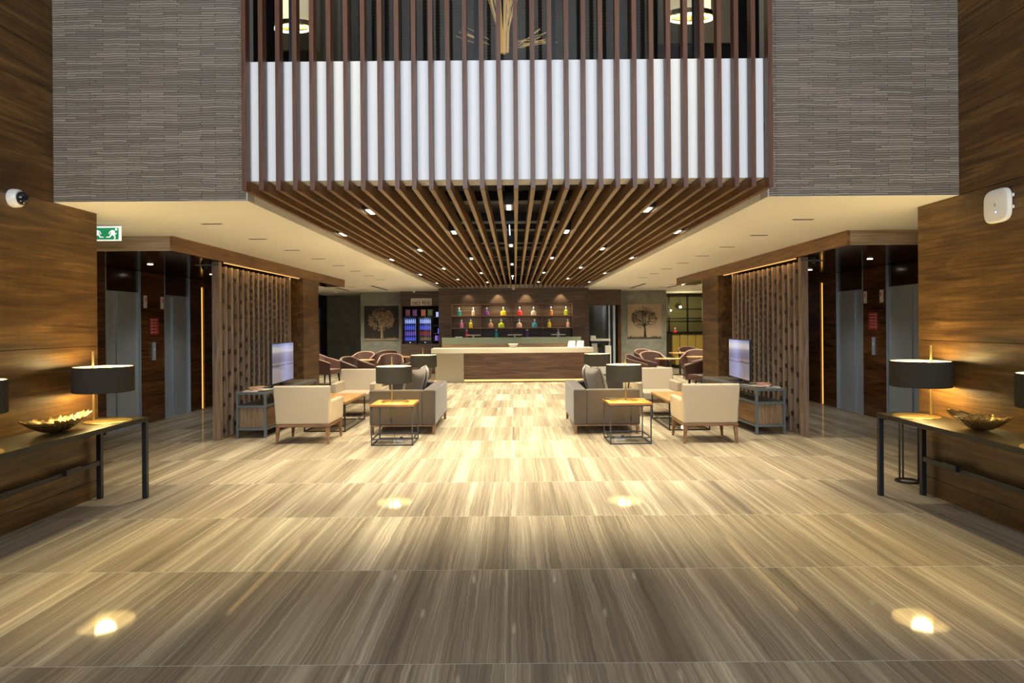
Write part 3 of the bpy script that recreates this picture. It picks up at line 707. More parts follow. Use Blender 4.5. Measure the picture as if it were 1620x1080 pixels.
def leaf_bowl(loc, rz, L, W, H, label):
    o = thing('leaf_bowl', label, 'bowl', loc, rz)
    mb = MB(); nu, nv = 90, 9; rr = random.Random(int(L*100))
    jag = [rr.uniform(-1, 1) for _ in range(nu)]
    for lay in (0, 1):
        for i in range(nu):
            a = 2*PI*i/nu; c, s = math.cos(a), math.sin(a)
            rx, ry = L/2*(1 + .045*jag[i]), W/2*(1 + .10*jag[(i*3) % nu])
            for j in range(nv):
                q = j/(nv-1); z = H*(q**1.8)*(.86 + .22*abs(c)**3) + (.013*jag[i]*q**2)
                rf = .14 + .86*q; zz = z + (0 if lay else .006)
                mb.v.append((c*rx*rf*(1 if not lay else 1), s*ry*rf, zz if lay == 0 else zz))
    def id_(l, i, j): return l*nu*nv + (i % nu)*nv + j
    for i in range(nu):
        for j in range(nv-1):
            mb.f.append((id_(0,i,j), id_(0,i,j+1), id_(0,i+1,j+1), id_(0,i+1,j))); mb.f.append((id_(1,i,j), id_(1,i+1,j), id_(1,i+1,j+1), id_(1,i,j+1)))
        mb.f.append((id_(0,i,nv-1), id_(1,i,nv-1), id_(1,i+1,nv-1), id_(0,i+1,nv-1)))
    mb.f.append(tuple(id_(0,i,0) for i in range(nu))); mb.f.append(tuple(id_(1,i,0) for i in range(nu-1, -1, -1)))
    mb.build('shell', 'gold_leaf', o, smooth=True)
    rim = [(math.cos(2*PI*i/nu)*L/2*(1+.045*jag[i % nu]), math.sin(2*PI*i/nu)*W/2*(1+.10*jag[(i*3) % nu]), H*(.86+.22*abs(math.cos(2*PI*i/nu))**3) + .013*jag[i % nu] + .003) for i in range(nu+1)]
    MB().tube(rim, [.002 + .004*abs(jag[i % nu]) for i in range(nu+1)], 5, cap=False).build('crinkled_rim', 'gold_leaf', o, smooth=True)
leaf_bowl((-3.93, 5.68, .806), math.radians(84), .70, .26, .115, 'long crinkled gold leaf bowl on the left wall console')
leaf_bowl((3.78, 5.42, .806), math.radians(105), .52, .27, .12, 'crinkled gold leaf bowl on the right wall console')
p = thing('pedestal_stand', 'small round black stand with ring foot behind the end of the right console', 'table', (4.13, 7.02, 0))
MB().lathe([(.10, 0), (.115, 0), (.115, .02), (.10, .02)], n=32, closed=True).build('ring_foot', 'black_metal', p)
for a in (200, 320, 80): MB().tube([(.105*math.cos(math.radians(a)), .105*math.sin(math.radians(a)), .02), (.105*math.cos(math.radians(a)), .105*math.sin(math.radians(a)), .70)], .010, 8).build('rod', 'black_metal', p)
MB().lathe([(0, .70), (.125, .70), (.125, .715), (0, .715)], n=32).build('top', 'black_metal', p)

# ------------------------------------------------------------------ seating groups
def armchair():
    """front = +Y"""
    t = thing('armchair', 'cream leather armchair seen from behind beside the left magazine cabinet', 'armchair', (-3.05, 9.82, 0), 0, 'cream armchairs')
    MB().frustum((0, -.29, .285), .76, .14, (0, -.36, .84), .81, .09).build('back', 'cream', t, bevel=.025, seg=4)
    MB().box(-.315, .315, -.24, .36, .285, .445).build('seat', 'cream', t, bevel=.04, seg=4)
    for s in (-1, 1):
        MB().frustum((s*.355, .02, .285), .08, .72, (s*.36, .03, .62), .10, .70).build('arm', 'cream', t, bevel=.03, seg=4)
    MB().box(-.385, .385, -.36, .37, .245, .284).build('base_frame', 'frame_wood', t, bevel=.004)
    for i in (-1, 1):
        for j in (-1, 1):
            MB().frustum((i*.37, j*.345, 0), .028, .03, (i*.35, j*.325, .246), .055, .055).build('leg', 'frame_wood', t, bevel=.003)
    return t
ac = armchair()
dup(ac, (2.735, 9.67, 0), 0, 'cream leather armchair seen from behind beside the right magazine cabinet')
dup(ac, (-3.02, 12.66, 0), PI, 'cream leather armchair facing the camera, left of the left sofa')
dup(ac, (2.62, 12.42, 0), PI, 'cream leather armchair facing the camera, right of the right sofa')

def sofa():
    """front = +Y, length along X"""
    t = thing('sofa', 'taupe two seat sofa with its back to the aisle, left group', 'sofa', (-1.755, 11.12, 0), PI/2, 'taupe sofas')
    L, D = .88, .51
    MB().box(-L, L, -D, -D+.20, .145, .688).build('back', 'sofa', t, bevel=.025, seg=4)
    for s in (-1, 1): MB().box(s*(L-.17), s*L, -D+.202, D, .145, .683).build('arm', 'sofa', t, bevel=.025, seg=4)
    MB().box(-L+.172, L-.172, -D+.202, D-.02, .145, .30).build('seat_base', 'sofa', t, bevel=.01)
    for s in (-1, 1): MB().box(0.004 if s > 0 else -L+.175, L-.175 if s > 0 else -.004, -D+.205, D-.015, .302, .45).build('seat_cushion', 'sofa', t, bevel=.03, seg=4)
    MB().box(-L+.01, L-.01, -D+.01, D-.01, .125, .144).build('base_frame', 'frame_wood', t, bevel=.003)
    for i in (-1, 1):
        for j in (-1, 1): MB().box(i*(L-.01), i*(L-.10), j*(D-.012), j*(D-.05), 0, .125).build('leg', 'frame_wood', t, bevel=.003)
    return t
sf = sofa()
dup(sf, (1.395, 11.05, 0), -PI/2, 'taupe two seat sofa with its back to the aisle, right group')
def pillow_mb(w_, h, th):
    mb = MB(); n = 14
    for side in (1, -1):
        for i in range(n+1):
            for j in range(n+1):
                u, v = i/n*2-1, j/n*2-1
                k = (1-abs(u)**3.2)**.5*(1-abs(v)**3.2)**.5 if abs(u) < 1 and abs(v) < 1 else 0
                pin = 1 - .06*(1-abs(u*v))
                mb.v.append((u*w_/2*pin, side*(th/2*k + .004), v*h/2*pin))
    m = (n+1)**2
    for i in range(n):
        for j in range(n):
            a = i*(n+1)+j; mb.f.append((a, a+n+1, a+n+2, a+1)); mb.f.append((m+a, m+a+1, m+a+n+2, m+a+n+1))
    return mb
def pillow(loc, rot, label):
    o = pillow_mb(.60, .52, .19).build('throw_pillow', 'cushion', smooth=True); tag(o, label, 'pillow', 'taupe throw pillows', loc); o.rotation_euler = rot
pillow((-1.66, 10.80, .735), (math.radians(16), 0, math.radians(74)), 'taupe velvet pillow leaning on the back of the left sofa, nearer one')
pillow((-1.63, 11.46, .735), (math.radians(16), 0, math.radians(95)), 'taupe velvet pillow leaning on the back of the left sofa, farther one')
pillow((1.31, 10.74, .735), (math.radians(16), 0, math.radians(-74)), 'taupe velvet pillow leaning on the back of the right sofa, nearer one')
pillow((1.27, 11.40, .735), (math.radians(16), 0, math.radians(-95)), 'taupe velvet pillow leaning on the back of the right sofa, farther one')

def rods(hx, hy, zs, r=.009, z0=0):
    mb = MB()
    for z in zs:
        for a, b in (((-hx, -hy), (hx, -hy)), ((hx, -hy), (hx, hy)), ((hx, hy), (-hx, hy)), ((-hx, hy), (-hx, -hy))):
            x0, x1 = min(a[0], b[0])-r, max(a[0], b[0])+r; y0, y1 = min(a[1], b[1])-r, max(a[1], b[1])+r
            mb.box(x0, x1, y0, y1, z-r, z+r)
    return mb
def side_table(loc, rz, label):
    t = thing('side_table', label, 'table', loc, rz, 'square side tables with rod frames')
    MB().box(-.305, .305, -.30, .30, .548, .58).build('tabletop', 'side_top', t, bevel=.003)
    for z in (.012, .092, .538): rods(.285, .28, (z,), .008).build('frame_ring', 'dark_steel', t)
    for i in (-1, 1):
        for j in (-1, 1): MB().box(i*.293, i*.277, j*.288, j*.272, 0, .538).build('leg', 'dark_steel', t)
    return t
side_table((-1.745, 9.60, 0), 0, 'square side table with orange wood top before the left sofa')
side_table((1.60, 9.58, 0), math.radians(1.5), 'square side table with orange wood top before the right sofa')
side_table((-1.80, 13.0, 0), 0, 'square side table beyond the left sofa under the far left lamp')
side_table((1.62, 13.0, 0), 0, 'square side table beyond the right sofa under the far right lamp')
CORD = [(.0, .16, .006), (.02, -.12, .012), (.03, -.165, .0), (.035, -.18, -.05), (.04, -.15, -.20), (.055, -.10, -.40), (.06, .0, -.555), (.04, .1, -.57)]
l1 = lamp('lit drum lamp on the square side table before the left sofa', (-1.775, 9.50, .58), math.radians(-8), 15, CORD)
l2 = lamp('lit drum lamp on the square side table before the right sofa', (1.57, 9.50, .58), math.radians(4), 15, CORD)
for l in (l1, l2): MB().box(.028, .052, -.165, -.150, -.26, -.19).build('cord_switch', 'black_metal', l, bevel=.003)
lamp('lit drum lamp behind the left sofa, nearer the reception counter', (-1.81, 12.95, .58), 0, 15)
lamp('lit drum lamp behind the right sofa, nearer the reception counter', (1.60, 12.95, .58), 0, 15)
for x, s in ((-1.70, 'left'), (1.50, 'right')):
    q = thing('power_adapter', 'small pale power adapter box on the floor under the %s side table' % s, 'adapter', (x, 9.60, 0))
    MB().box(-.07, .07, -.03, .03, 0, .05).build('housing', 'white_plastic', q, bevel=.005); MB().box(.02, .06, -.02, .02, .0505, .08).build('plug', 'black_metal', q, bevel=.004)
nb = B(-.10, .10, -.05, .05, 0, .02).build('notebook', 'black_metal', bevel=.003); tag(nb, 'thin black notebook on the right orange side table', 'notebook', None, (1.40, 9.76, .581)); nb.rotation_euler = (0, 0, .15)

def coffee_table(x0, x1, y0, y1, label):
    t = thing('coffee_table', label, 'table', ((x0+x1)/2, (y0+y1)/2, 0), 0, 'long coffee tables')
    hx, hy = (x1-x0)/2, (y1-y0)/2
    MB().box(-hx-.01, hx+.01, -hy-.01, hy+.01, .435, .475).build('tabletop', 'oak_top', t, bevel=.003)
    for z in (.012, .09, .424): rods(hx-.01, hy-.01, (z,), .009).build('frame_ring', 'black_metal', t)
    for i in (-1, 1):
        for j in (-1, 1): MB().box(i*hx, i*(hx-.02), j*hy, j*(hy-.02), 0, .424).build('leg', 'black_metal', t)
coffee_table(-3.38, -2.715, 10.56, 11.95, 'long light oak coffee table between the left armchairs')
coffee_table(2.41, 3.06, 10.46, 11.80, 'long light oak coffee table between the right armchairs')

# ------------------------------------------------------------------ tv cabinets, tvs, magazines
def tv_reflection(flip):  # reflections in the screen painted as a glowing banded image
    m, t, b = newmat('tv_reflection')
    tc = N(t, 'ShaderNodeTexCoord'); sep = N(t, 'ShaderNodeSeparateXYZ'); t.links.new(tc.outputs['Generated'], sep.inputs[0])
    wob = noise(t, tc.outputs['Generated'], 2.5, 2, 0.5)
    z = math_(t, 'ADD', sep.outputs['Z'], math_(t, 'MULTIPLY', math_(t, 'SUBTRACT', wob, 0.5), 0.10))
    r = ramp(t, [(0.0, (.30, .27, .30)), (0.40, (.34, .31, .34)), (0.43, (.10, .09, .12)), (0.47, (.42, .35, .30)), (0.52, (.22, .20, .27)), (0.74, (.24, .23, .33)), (0.79, (.52, .50, .56)), (0.90, (.55, .54, .60)), (0.96, (.26, .32, .62))])
    t.links.new(z, r.inputs[0])
    g = ramp(t, [(0.30, (0, 0, 0)), (0.62, (.20, .24, .55)), (0.95, (.05, .06, .12))])
    y = math_(t, 'ADD', sep.outputs['Y'], math_(t, 'MULTIPLY', math_(t, 'SUBTRACT', wob, 0.5), 0.4)); t.links.new(y, g.inputs[0])
    c = mixc(t, 1.0, r.outputs[0], g.outputs[0], 'ADD')
    b.inputs['Base Color'].default_value = (.01, .01, .012, 1); b.inputs['Roughness'].default_value = .12
    t.links.new(c, b.inputs['Emission Color']); b.inputs['Emission Strength'].default_value = 0.62
    return m
def tv_group(s, x_in, y0, rz, side):
    w_, L = .46, 2.35
    t = thing('media_cabinet', 'low media cabinet with blue-grey metal frame along the %s timber screen' % side, 'cabinet', (x_in + s*w_/2, y0, 0), rz)
    h = w_/2
    MB().box(-h+.035, h-.035, .035, L-.035, .678, .695).build('cabinet_top', 'cabinet_top', t)
    fr = MB()
    for z in (.1375, .477, .677):
        fr.box(-h+.035, h-.035, 0, .034, z-.018, z+.018).box(-h+.035, h-.035, L-.034, L, z-.018, z+.018)
        fr.box(-h, -h+.034, .035, L-.035, z-.018, z+.018).box(h-.034, h, .035, L-.035, z-.018, z+.018)
    fr.build('rails', 'grey_metal', t)
    for i in (-1, 1):
        for yy in (0, L-.036): MB().box(i*h, i*(h-.036), yy, yy+.036, 0, .695).build('leg', 'grey_metal', t, bevel=.002)
    MB().box(-h+.03, h-.03, .036, L-.036, .157, .457).build('carcass', 'carcass_daylit', t)
    for k in range(2):
        a = .05 + k*(L-.1)/2
        dr = MB().box(-s*(h-.025), -s*(h-.005), a, a+(L-.1)/2-.01, .165, .45).build('drawer', 'walnut_beam', t)
    # television stands on the cabinet
    xt = x_in + s*.14
    v = thing('television', 'flat television on the %s media cabinet with pale blue reflections painted on its screen' % side, 'television', (xt, y0 + 1.10, .6965), math.radians(2 if s < 0 else -2))
    MB().box(-.018, .018, -.57, .57, .055, .715).build('housing', 'black_metal', v, bevel=.004)
    MB().box(-s*.0185, -s*.0200, -.558, .558, .072, .704).build('screen', tv_reflection(s), v)
    MB().box(-.02, .02, -.05, .05, .012, .055).build('neck', 'black_metal', v)
    MB().box(-.11, .11, -.28, .28, 0, .012).build('stand', 'black_metal', v, bevel=.004)
    return t
tv_group(-1, -3.775, 10.03, math.radians(-1.5), 'left')
tv_group(1, 3.61, 10.0, math.radians(3.5), 'right')
def mag(loc, rz, c, label, w_=.21, h=.28, th=.006, c2=None):
    o = thing('magazine', label, 'magazine', loc, rz, 'magazines on the media cabinets')
    MB().box(-w_/2+.002, w_/2-.001, -h/2+.002, h/2-.002, 0, th-.001).build('pages', 'paper', o)
    m, t, b = newmat('cover'); n = noise(t, coords(t), 22, 3, .6)
    r = ramp(t, [(.35, c), (.52, c2 or (.75, .72, .66)), (.68, tuple(min(1, q*1.5+.05) for q in c))], 'CONSTANT'); t.links.new(n, r.inputs[0]); t.links.new(r.outputs[0], b.inputs['Base Color']); b.inputs['Roughness'].default_value = .35
    MB().box(-w_/2, w_/2, -h/2, h/2, th-.001, th+.001).build('cover', m, o)
Zt = .6965
for x, y, z, rz, c, lab in [(-4.06, 10.20, 0, .2, (.55, .35, .25), 'pink and cream magazine nearest the front of the left media cabinet'),
    (-3.90, 10.33, .008, -.5, (.50, .42, .30), 'beige magazine lying askew on the left media cabinet'),
    (-4.04, 10.37, .016, .6, (.65, .12, .08), 'red and white magazine on top of the beige pile, left media cabinet'),
    (-3.92, 10.60, 0, .1, (.05, .14, .42), 'blue magazine on the left media cabinet in front of the television'),
    (-4.10, 10.62, .024, -.3, (.60, .45, .08), 'yellow edged magazine behind the blue one, left media cabinet'),
    (3.95, 10.22, 0, -.25, (.10, .10, .12), 'black and white magazine at the front corner of the right media cabinet'),
    (3.76, 10.30, .008, .5, (.30, .30, .30), 'grey magazine lying askew on the right media cabinet'),
    (3.90, 10.42, .016, -.5, (.60, .10, .08), 'red and white magazine on top of the right pile'),
    (3.74, 10.58, 0, .1, (.08, .08, .09), 'dark magazine on the right media cabinet in front of the television'),
    (3.92, 10.66, .024, .9, (.50, .20, .08), 'orange brown magazine at the back of the right pile')]:
    mag((x, y, Zt + z), rz, c, lab)

# ------------------------------------------------------------------ brown tub chairs and cafe tables
def tub_chair():
    """front = -Y"""
    t = thing('tub_chair', '', 'chair', (0, 0, 0), 0, 'brown tub chairs round the cafe tables')
    pts = []
    for k in range(-14, 15):
        u = k/14
        if abs(u) > .62:
            q = (abs(u)-.62)/.38; x = (.335 + .03*q)*(1 if u > 0 else -1); y = .16 - q*.50
        else:
            a = u/.62*PI/2; x = .335*math.copysign(abs(math.sin(a))**.75, a) if a else 0; y = .16 + .19*abs(math.cos(a))**.75
        h = .86 - .24*abs(u)**1.6
        pts.append((x, y, h, u))
    n = len(pts); mb = MB(); cen = Vector((0, .02))
    for x, y, h, u in pts:
        d = Vector((x, y)) - cen; d.normalize(); ix, iy = x - d.x*.055, y - d.y*.055
        fl = 1 + .05
        mb.v += [(x*.90, y*.92, .30), (x*fl, y*fl, h), (ix*fl, iy*fl, h), (ix*.90, iy*.92, .30)]
    for i in range(n-1):
        a = i*4; b = a+4
        for p_, q_ in ((0, 1), (1, 2), (2, 3), (3, 0)): mb.f.append((a+p_, a+q_, b+q_, b+p_))
    mb.f.append((3, 2, 1, 0)); mb.f.append(((n-1)*4, (n-1)*4+1, (n-1)*4+2, (n-1)*4+3))
    mb.build('shell', 'tub', t, smooth=False, bevel=.008)
    rim = []
    for x, y, h, u in pts:
        d = Vector((x, y)) - cen; d.normalize(); rim.append((x*1.05 - d.x*.0275, y*1.05 - d.y*.0275, h+.004))
    MB().tube(rim, .016, 6).build('rim_piping', 'tub_rim', t, smooth=True)
    MB().box(-.27, .27, -.31, .20, .31, .45).build('seat', 'tub', t, bevel=.035, seg=3)
    for i in (-1, 1):
        for j in (-1, 1): MB().frustum((i*.27, -.03 + j*.25, 0), .025, .025, (i*.24, -.03 + j*.22, .31), .045, .045).build('leg', 'leg_dark', t)
    return t
tc0 = tub_chair()
TUB = [(-5.45, 19.1, 75, 'brown tub chair beside the left wood column, its back to the column'),
       (-4.15, 17.3, 62, 'brown tub chair just behind the far cream armchair of the left group'),
       (-4.75, 20.5, -10, 'brown tub chair facing the camera beyond the first left cafe table'),
       (-4.35, 22.1, -150, 'brown tub chair under the dark tree picture'),
       (-3.55, 18.9, 8, 'brown tub chair facing the camera behind the left side table lamp'),
       (-2.55, 17.2, -60, 'brown tub chair behind the farther left lamp'),
       (3.25, 17.4, 60, 'brown tub chair behind the right side table lamp, turned to the right'),
       (4.15, 20.9, 25, 'brown tub chair under the pale tree picture'),
       (3.95, 19.1, 5, 'brown tub chair facing the camera behind the right side table lamp'),
       (4.55, 16.0, -66, 'large looking brown tub chair beside the right wood column, nearest of the right cafe chairs'),
       (5.95, 22.7, 0, 'dark brown tub chair nearest the mustard bench'),
       (5.45, 20.2, -28, 'brown tub chair between the two right cafe tables'),
       (5.2, 17.8, -80, 'brown tub chair half hidden by the right wood column')]
for k, (x, y, a, lab) in enumerate(TUB):
    if k == 0: tc0.location = (x, y, 0); tc0.rotation_euler = (0, 0, math.radians(a)); tc0['label'] = lab
    else: dup(tc0, (x, y, 0), math.radians(a), lab)
def cafe(x, y, label):
    t = thing('cafe_table', label, 'table', (x, y, 0), 0, 'round cafe tables')
    MB().lathe([(0, .70), (.35, .70), (.355, .705), (.355, .72), (.35, .725), (0, .725)], n=36).build('tabletop', 'oak_top', t)
    MB().tube([(0, 0, .02), (0, 0, .70)], .03, 12).build('pedestal', 'black_metal', t); MB().lathe([(0, 0), (.22, 0), (.22, .015), (0, .03)], n=28).build('foot', 'black_metal', t)
cafe(-4.3, 18.6, 'round oak cafe table behind the left cream armchair'); cafe(-3.4, 20.3, 'round oak cafe table below the dark tree picture')
cafe(4.15, 18.1, 'round oak cafe table behind the right cream armchair'); cafe(5.25, 19.0, 'round oak cafe table beside the right wood column'); cafe(5.35, 21.6, 'round oak cafe table nearest the mustard bench')

# ------------------------------------------------------------------ reception counter
ct = thing('reception_counter', 'long reception counter with cream stone top and walnut front', 'counter', (-.1, 19.3, 0))
MB().box(-2.33, 2.34, -.20, .62, .86, 1.0).build('worktop', 'counter_white', ct, bevel=.006)
MB().box(-2.25, -1.42, .10, .60, 0, .859).build('end_panel', simple('pale_plaster_panel', (.48, .44, .34), .6), ct)
MB().box(-1.419, 2.20, .12, .60, .09, .859).build('front_panel', 'counter_wood', ct)
MB().box(-1.41, 2.19, .20, .58, 0, .09).build('plinth', 'black_metal', ct)
MB().box(-1.41, 2.19, .17, .185, .02, .075).build('toe_light', simple('toe_glow', (1, .7, .3), .6, emit=(1, .55, .18), es=1.5), ct)
MB().box(-2.1, 2.06, .50, .56, 1.001, 1.095).build('upstand', 'counter_wood', ct)
MB().box(-2.1, 2.06, .52, .54, 1.096, 1.30).build('glass_screen', 'frosted', ct)
dk = MB().box(-2.1, 2.06, 0, .55, 0, .75).build('work_desk', 'counter_wood'); tag(dk, 'low work desk hidden behind the reception counter', 'desk', None, (-.1, 19.93, 0))
bwl = MB().lathe([(0, 0), (.06, 0), (.10, .03), (.14, .10), (.146, .118), (.138, .118), (.09, .035), (.05, .01), (0, .01)], n=32).build('bowl', 'paper', smooth=True)
tag(bwl, 'white bowl standing at the middle of the reception counter', 'bowl', None, (-.07, 19.38, 1.001))
for k, x in enumerate((1.63, 1.88)):
    f = thing('framed_notice', 'white printed notice stand on the counter, %s one' % ('left', 'right')[k], 'notice', (x, 19.35, 1.002), 0, 'notice stands on the counter')
    cd = MB().add([(-.12, -.02, 0), (.09, -.02, 0), (.12, .06, .19), (-.07, .06, .19), (-.12, -.012, 0), (.09, -.012, 0), (.12, .068, .19), (-.07, .068, .19)], [(0,1,2,3),(7,6,5,4),(0,4,5,1),(1,5,6,2),(2,6,7,3),(3,7,4,0)]).build('card', 'paper', f)
    MB().add([(-.02+.03, -.0, .10), (.02+.03, -.0, .10), (.03+.03, .034, .15), (-.01+.03, .034, .15)], [(0, 1, 2, 3)]).build('emblem', simple('olive_print', (.3, .33, .2), .6), f).location = (0, .0, 0)
    MB().add([(.105, .062, 0), (.125, .062, 0), (.125, .075, .17), (.105, .075, .17), (.105, .07, 0), (.125, .07, 0), (.125, .083, .17), (.105, .083, .17)], [(0,1,2,3),(7,6,5,4),(0,4,5,1),(1,5,6,2),(2,6,7,3),(3,7,4,0)]).build('strut', 'sink', f)
# flat white-topped stands behind the glass screen
for k, (x, w_) in enumerate(((-1.28, .44), (-.02, .44), (1.30, .42))):
    f = thing('desk_display', 'thin flat white panel on a short stem behind the glass screen, the %s' % ('left one', 'middle one', 'right one')[k], 'display', (x, 20.15, .75), 0, 'flat white panels behind the glass screen')
    MB().box(-.11, .11, -.08, .08, 0, .015).build('foot', 'white_plastic', f); MB().box(-.03, .03, -.02, .02, .015, .60).build('stem', 'white_plastic', f); MB().box(-w_/2, w_/2, -.12, .12, .60, .63).build('panel', 'paper', f, bevel=.004)
o = B(-.10, .10, -.06, .06, 0, .57).build('card_reader', 'white_plastic', bevel=.005); tag(o, 'small white box at the left end behind the glass screen', 'box', None, (-1.72, 20.15, .751))

# bar wall shelves --------------------------------------------------------
sh = thing('wall_shelving', 'built in walnut shelving with open bays on the bar wall', 'shelving', (-.105, 21.2, 0))
gm = 'counter_wood'
for z, nm in ((1.955, 'shelf'), (1.565, 'shelf'), (2.335, 'shelf'), (1.10, 'shelf')):
    MB().box(-1.943, 1.943, .02, .415, z-.013, z+.013).build(nm, 'shelf_spotlit', sh)
for x in (-1.935, -.995, -.015, .975, 1.935):
    for a, b in ((1.27, 1.551), (1.579, 1.941), (1.969, 2.321)):
        MB().box(x-.011, x+.011, .03, .41, a, b).build('divider', gm, sh)
for k, x in enumerate((-1.5, -.55, .34, 1.45)):
    light('SPOT', (x, 21.02, 2.82), (12, 30, 30, 26)[k], (1, .75, .42), rot=(math.radians(9), 0, 0), spot=75, blend=.55, radius=.02)
    light('AREA', (x, 21.32, 2.31), 5, (1, .78, .45), size=.6, sizey=.05)
    light('AREA', (x, 21.27, 1.935), 2.0, (1, .78, .45), size=.6, sizey=.05)

def bottle_mat(c):
    m = simple('tinted_liquid', c, .12, spec=.6, emit=c, es=.10); return m
BM = {'teal': (.05, .36, .38), 'white': (.75, .70, .58), 'purple': (.20, .08, .32), 'yellow': (.85, .70, .05), 'red': (.65, .06, .06), 'silver': (.62, .60, .58), 'amber': (.62, .28, .08), 'lime': (.55, .75, .06),
      'pink': (.60, .22, .40), 'tan': (.52, .33, .20), 'peach': (.78, .55, .42), 'blue': (.08, .42, .62), 'clear': (.5, .5, .5)}
BMM = {k: bottle_mat(v) for k, v in BM.items()}
def bottle(x, z, col, w_, kind, where, y=21.36):
    b = thing('decorative_bottle', '%s %s glass bottle with tall stopper on the %s' % (('slim', 'wide')[kind], col, where), 'bottle', (x, y, z), 0, 'coloured bottles on the bar shelves')
    r = w_/2
    if kind: prof = [(0, 0), (r*.9, 0), (r, .012), (r, .095), (r*.82, .135), (r*.35, .158), (.018, .165), (.018, .19), (0, .19)]
    else: prof = [(0, 0), (r*.92, 0), (r, .01), (r*.92, .15), (r*.5, .168), (.016, .175), (.016, .19), (0, .19)]
    MB().lathe(prof, n=20, sy=.7).build('body', BMM[col], b, smooth=False, bevel=.003)
    MB().lathe([(0, .19), (.022, .19), (.026, .20), (.012, .21), (.012, .235), (.02, .245), (.008, .262), (0, .285)], n=14).build('stopper', 'sink', b)
    MB().box(-.045, .045, -.006, .006, .226, .236).build('handles', 'sink', b)
px = lambda x, Y=21.36: (x - 815.4)/1050*Y
for x, c, w_, k, wh in [(726.7, 'teal', .13, 0, 'top shelf, far left'), (749, 'white', .11, 0, 'top shelf, left bay'), (770.5, 'purple', .16, 1, 'top shelf, second bay'), (796.5, 'yellow', .19, 1, 'top shelf, second bay'),
                        (822.4, 'red', .18, 1, 'top shelf, third bay'), (844.5, 'silver', .18, 1, 'top shelf, third bay'), (872, 'amber', .12, 0, 'top shelf, right bay'), (895.5, 'lime', .13, 0, 'top shelf, far right')]:
    bottle(px(x), 1.969, c, w_, k, wh)
for x, c, w_, k, wh in [(730.4, 'pink', .11, 0, 'middle shelf, far left'), (745, 'yellow', .12, 0, 'middle shelf, left bay'), (776.5, 'tan', .17, 1, 'middle shelf, second bay'), (793, 'lime', .19, 1, 'middle shelf, second bay'),
                        (821.6, 'peach', .18, 1, 'middle shelf, third bay'), (846, 'blue', .18, 1, 'middle shelf, third bay'), (869, 'yellow', .12, 0, 'middle shelf, right bay'), (898.5, 'peach', .11, 0, 'middle shelf, far right')]:
    bottle(px(x), 1.579, c, w_, k, wh)
for x, c, w_, k, wh in [(738.5, 'red', .12, 0, 'lowest shelf, left bay'), (785.5, 'teal', .11, 0, 'lowest shelf, second bay'), (833.8, 'purple', .11, 0, 'lowest shelf, third bay'), (883, 'clear', .10, 0, 'lowest shelf, right bay')]:
    bottle(px(x), 1.27, c, w_, k, wh)
MB().box(-1.9, 1.9, .05, .35, 1.115, 1.267).build('raised_ledge', 'black', sh)

# ------------------------------------------------------------------ check point nook
sg = thing('shop_sign', 'white CHECK POINT sign above the drinks fridges', 'sign', (-3.23, 22.84, 2.475))
MB().box(-.36, .36, -.02, .005, -.125, .125).build('board', simple('cream_board', (.80, .72, .66), .6), sg)
F = {'C': [(0,0,1,.18),(0,0,.28,1),(0,.82,1,1)], 'H': [(0,0,.28,1),(.72,0,1,1),(0,.42,1,.58)], 'E': [(0,0,.28,1),(0,0,1,.18),(0,.82,1,1),(0,.42,.8,.58)],
     'K': None, 'P': [(0,0,.28,1),(0,.82,1,1),(0,.42,1,.58),(.72,.42,1,1)], 'O': [(0,0,.28,1),(.72,0,1,1),(0,0,1,.18),(0,.82,1,1)], 'I': [(.36,0,.64,1)], 'N': None, 'T': [(.36,0,.64,1),(0,.82,1,1)]}
lt = MB(); cw, chh = .047, .112; x = -.315
for ch in 'CHECK POINT':
    if ch == ' ': x += .05; continue
    def R(a, b, c, d): lt.box(x + a*cw, x + c*cw, -.026, -.0205, -.10 + b*chh, -.10 + d*chh)
    def Pz(pts): lt.prism([(x + u*cw, -.10 + v*chh) for u, v in pts], -.026, -.0205)
    if F[ch]:
        for r_ in F[ch]: R(*r_)
    elif ch == 'K': R(0, 0, .27, 1); Pz([(.2, .42), (.78, 1), (1, 1), (.35, .42)]); Pz([(.2, .55), (.4, .6), (1, 0), (.78, 0)])
    else: R(0, 0, .27, 1); R(.73, 0, 1, 1); Pz([(.0, 1), (.22, 1), (1, 0), (.78, 0)])
    x += cw + .013
lt.build('lettering', simple('black_print', (.02, .02, .02), .6), sg)
tl = MB()
for k in range(18): tl.box(-.27 + k*.03, -.27 + k*.03 + .019, -.024, -.0205, .045, .062)
tl.build('small_print', simple('faint_print', (.42, .36, .33), .6), sg)
fm = simple('fridge_black', (.02, .02, .03), .3)
bl = {'blue': simple('blue_lit_bottle', (.1, .12, .5), .3, emit=(.12, .14, .85), es=.9), 'pale': simple('pale_lit_bottle', (.6, .65, .8), .3, emit=(.45, .5, .95), es=.8), 'red': simple('red_cap_bottle', (.5, .05, .05), .3, emit=(.6, .08, .08), es=.4), 'amber': simple('amber_lit_bottle', (.4, .25, .1), .3, emit=(.45, .3, .15), es=.4), 'violet': simple('violet_lit_bottle', (.25, .15, .5), .3, emit=(.3, .15, .7), es=.6)}
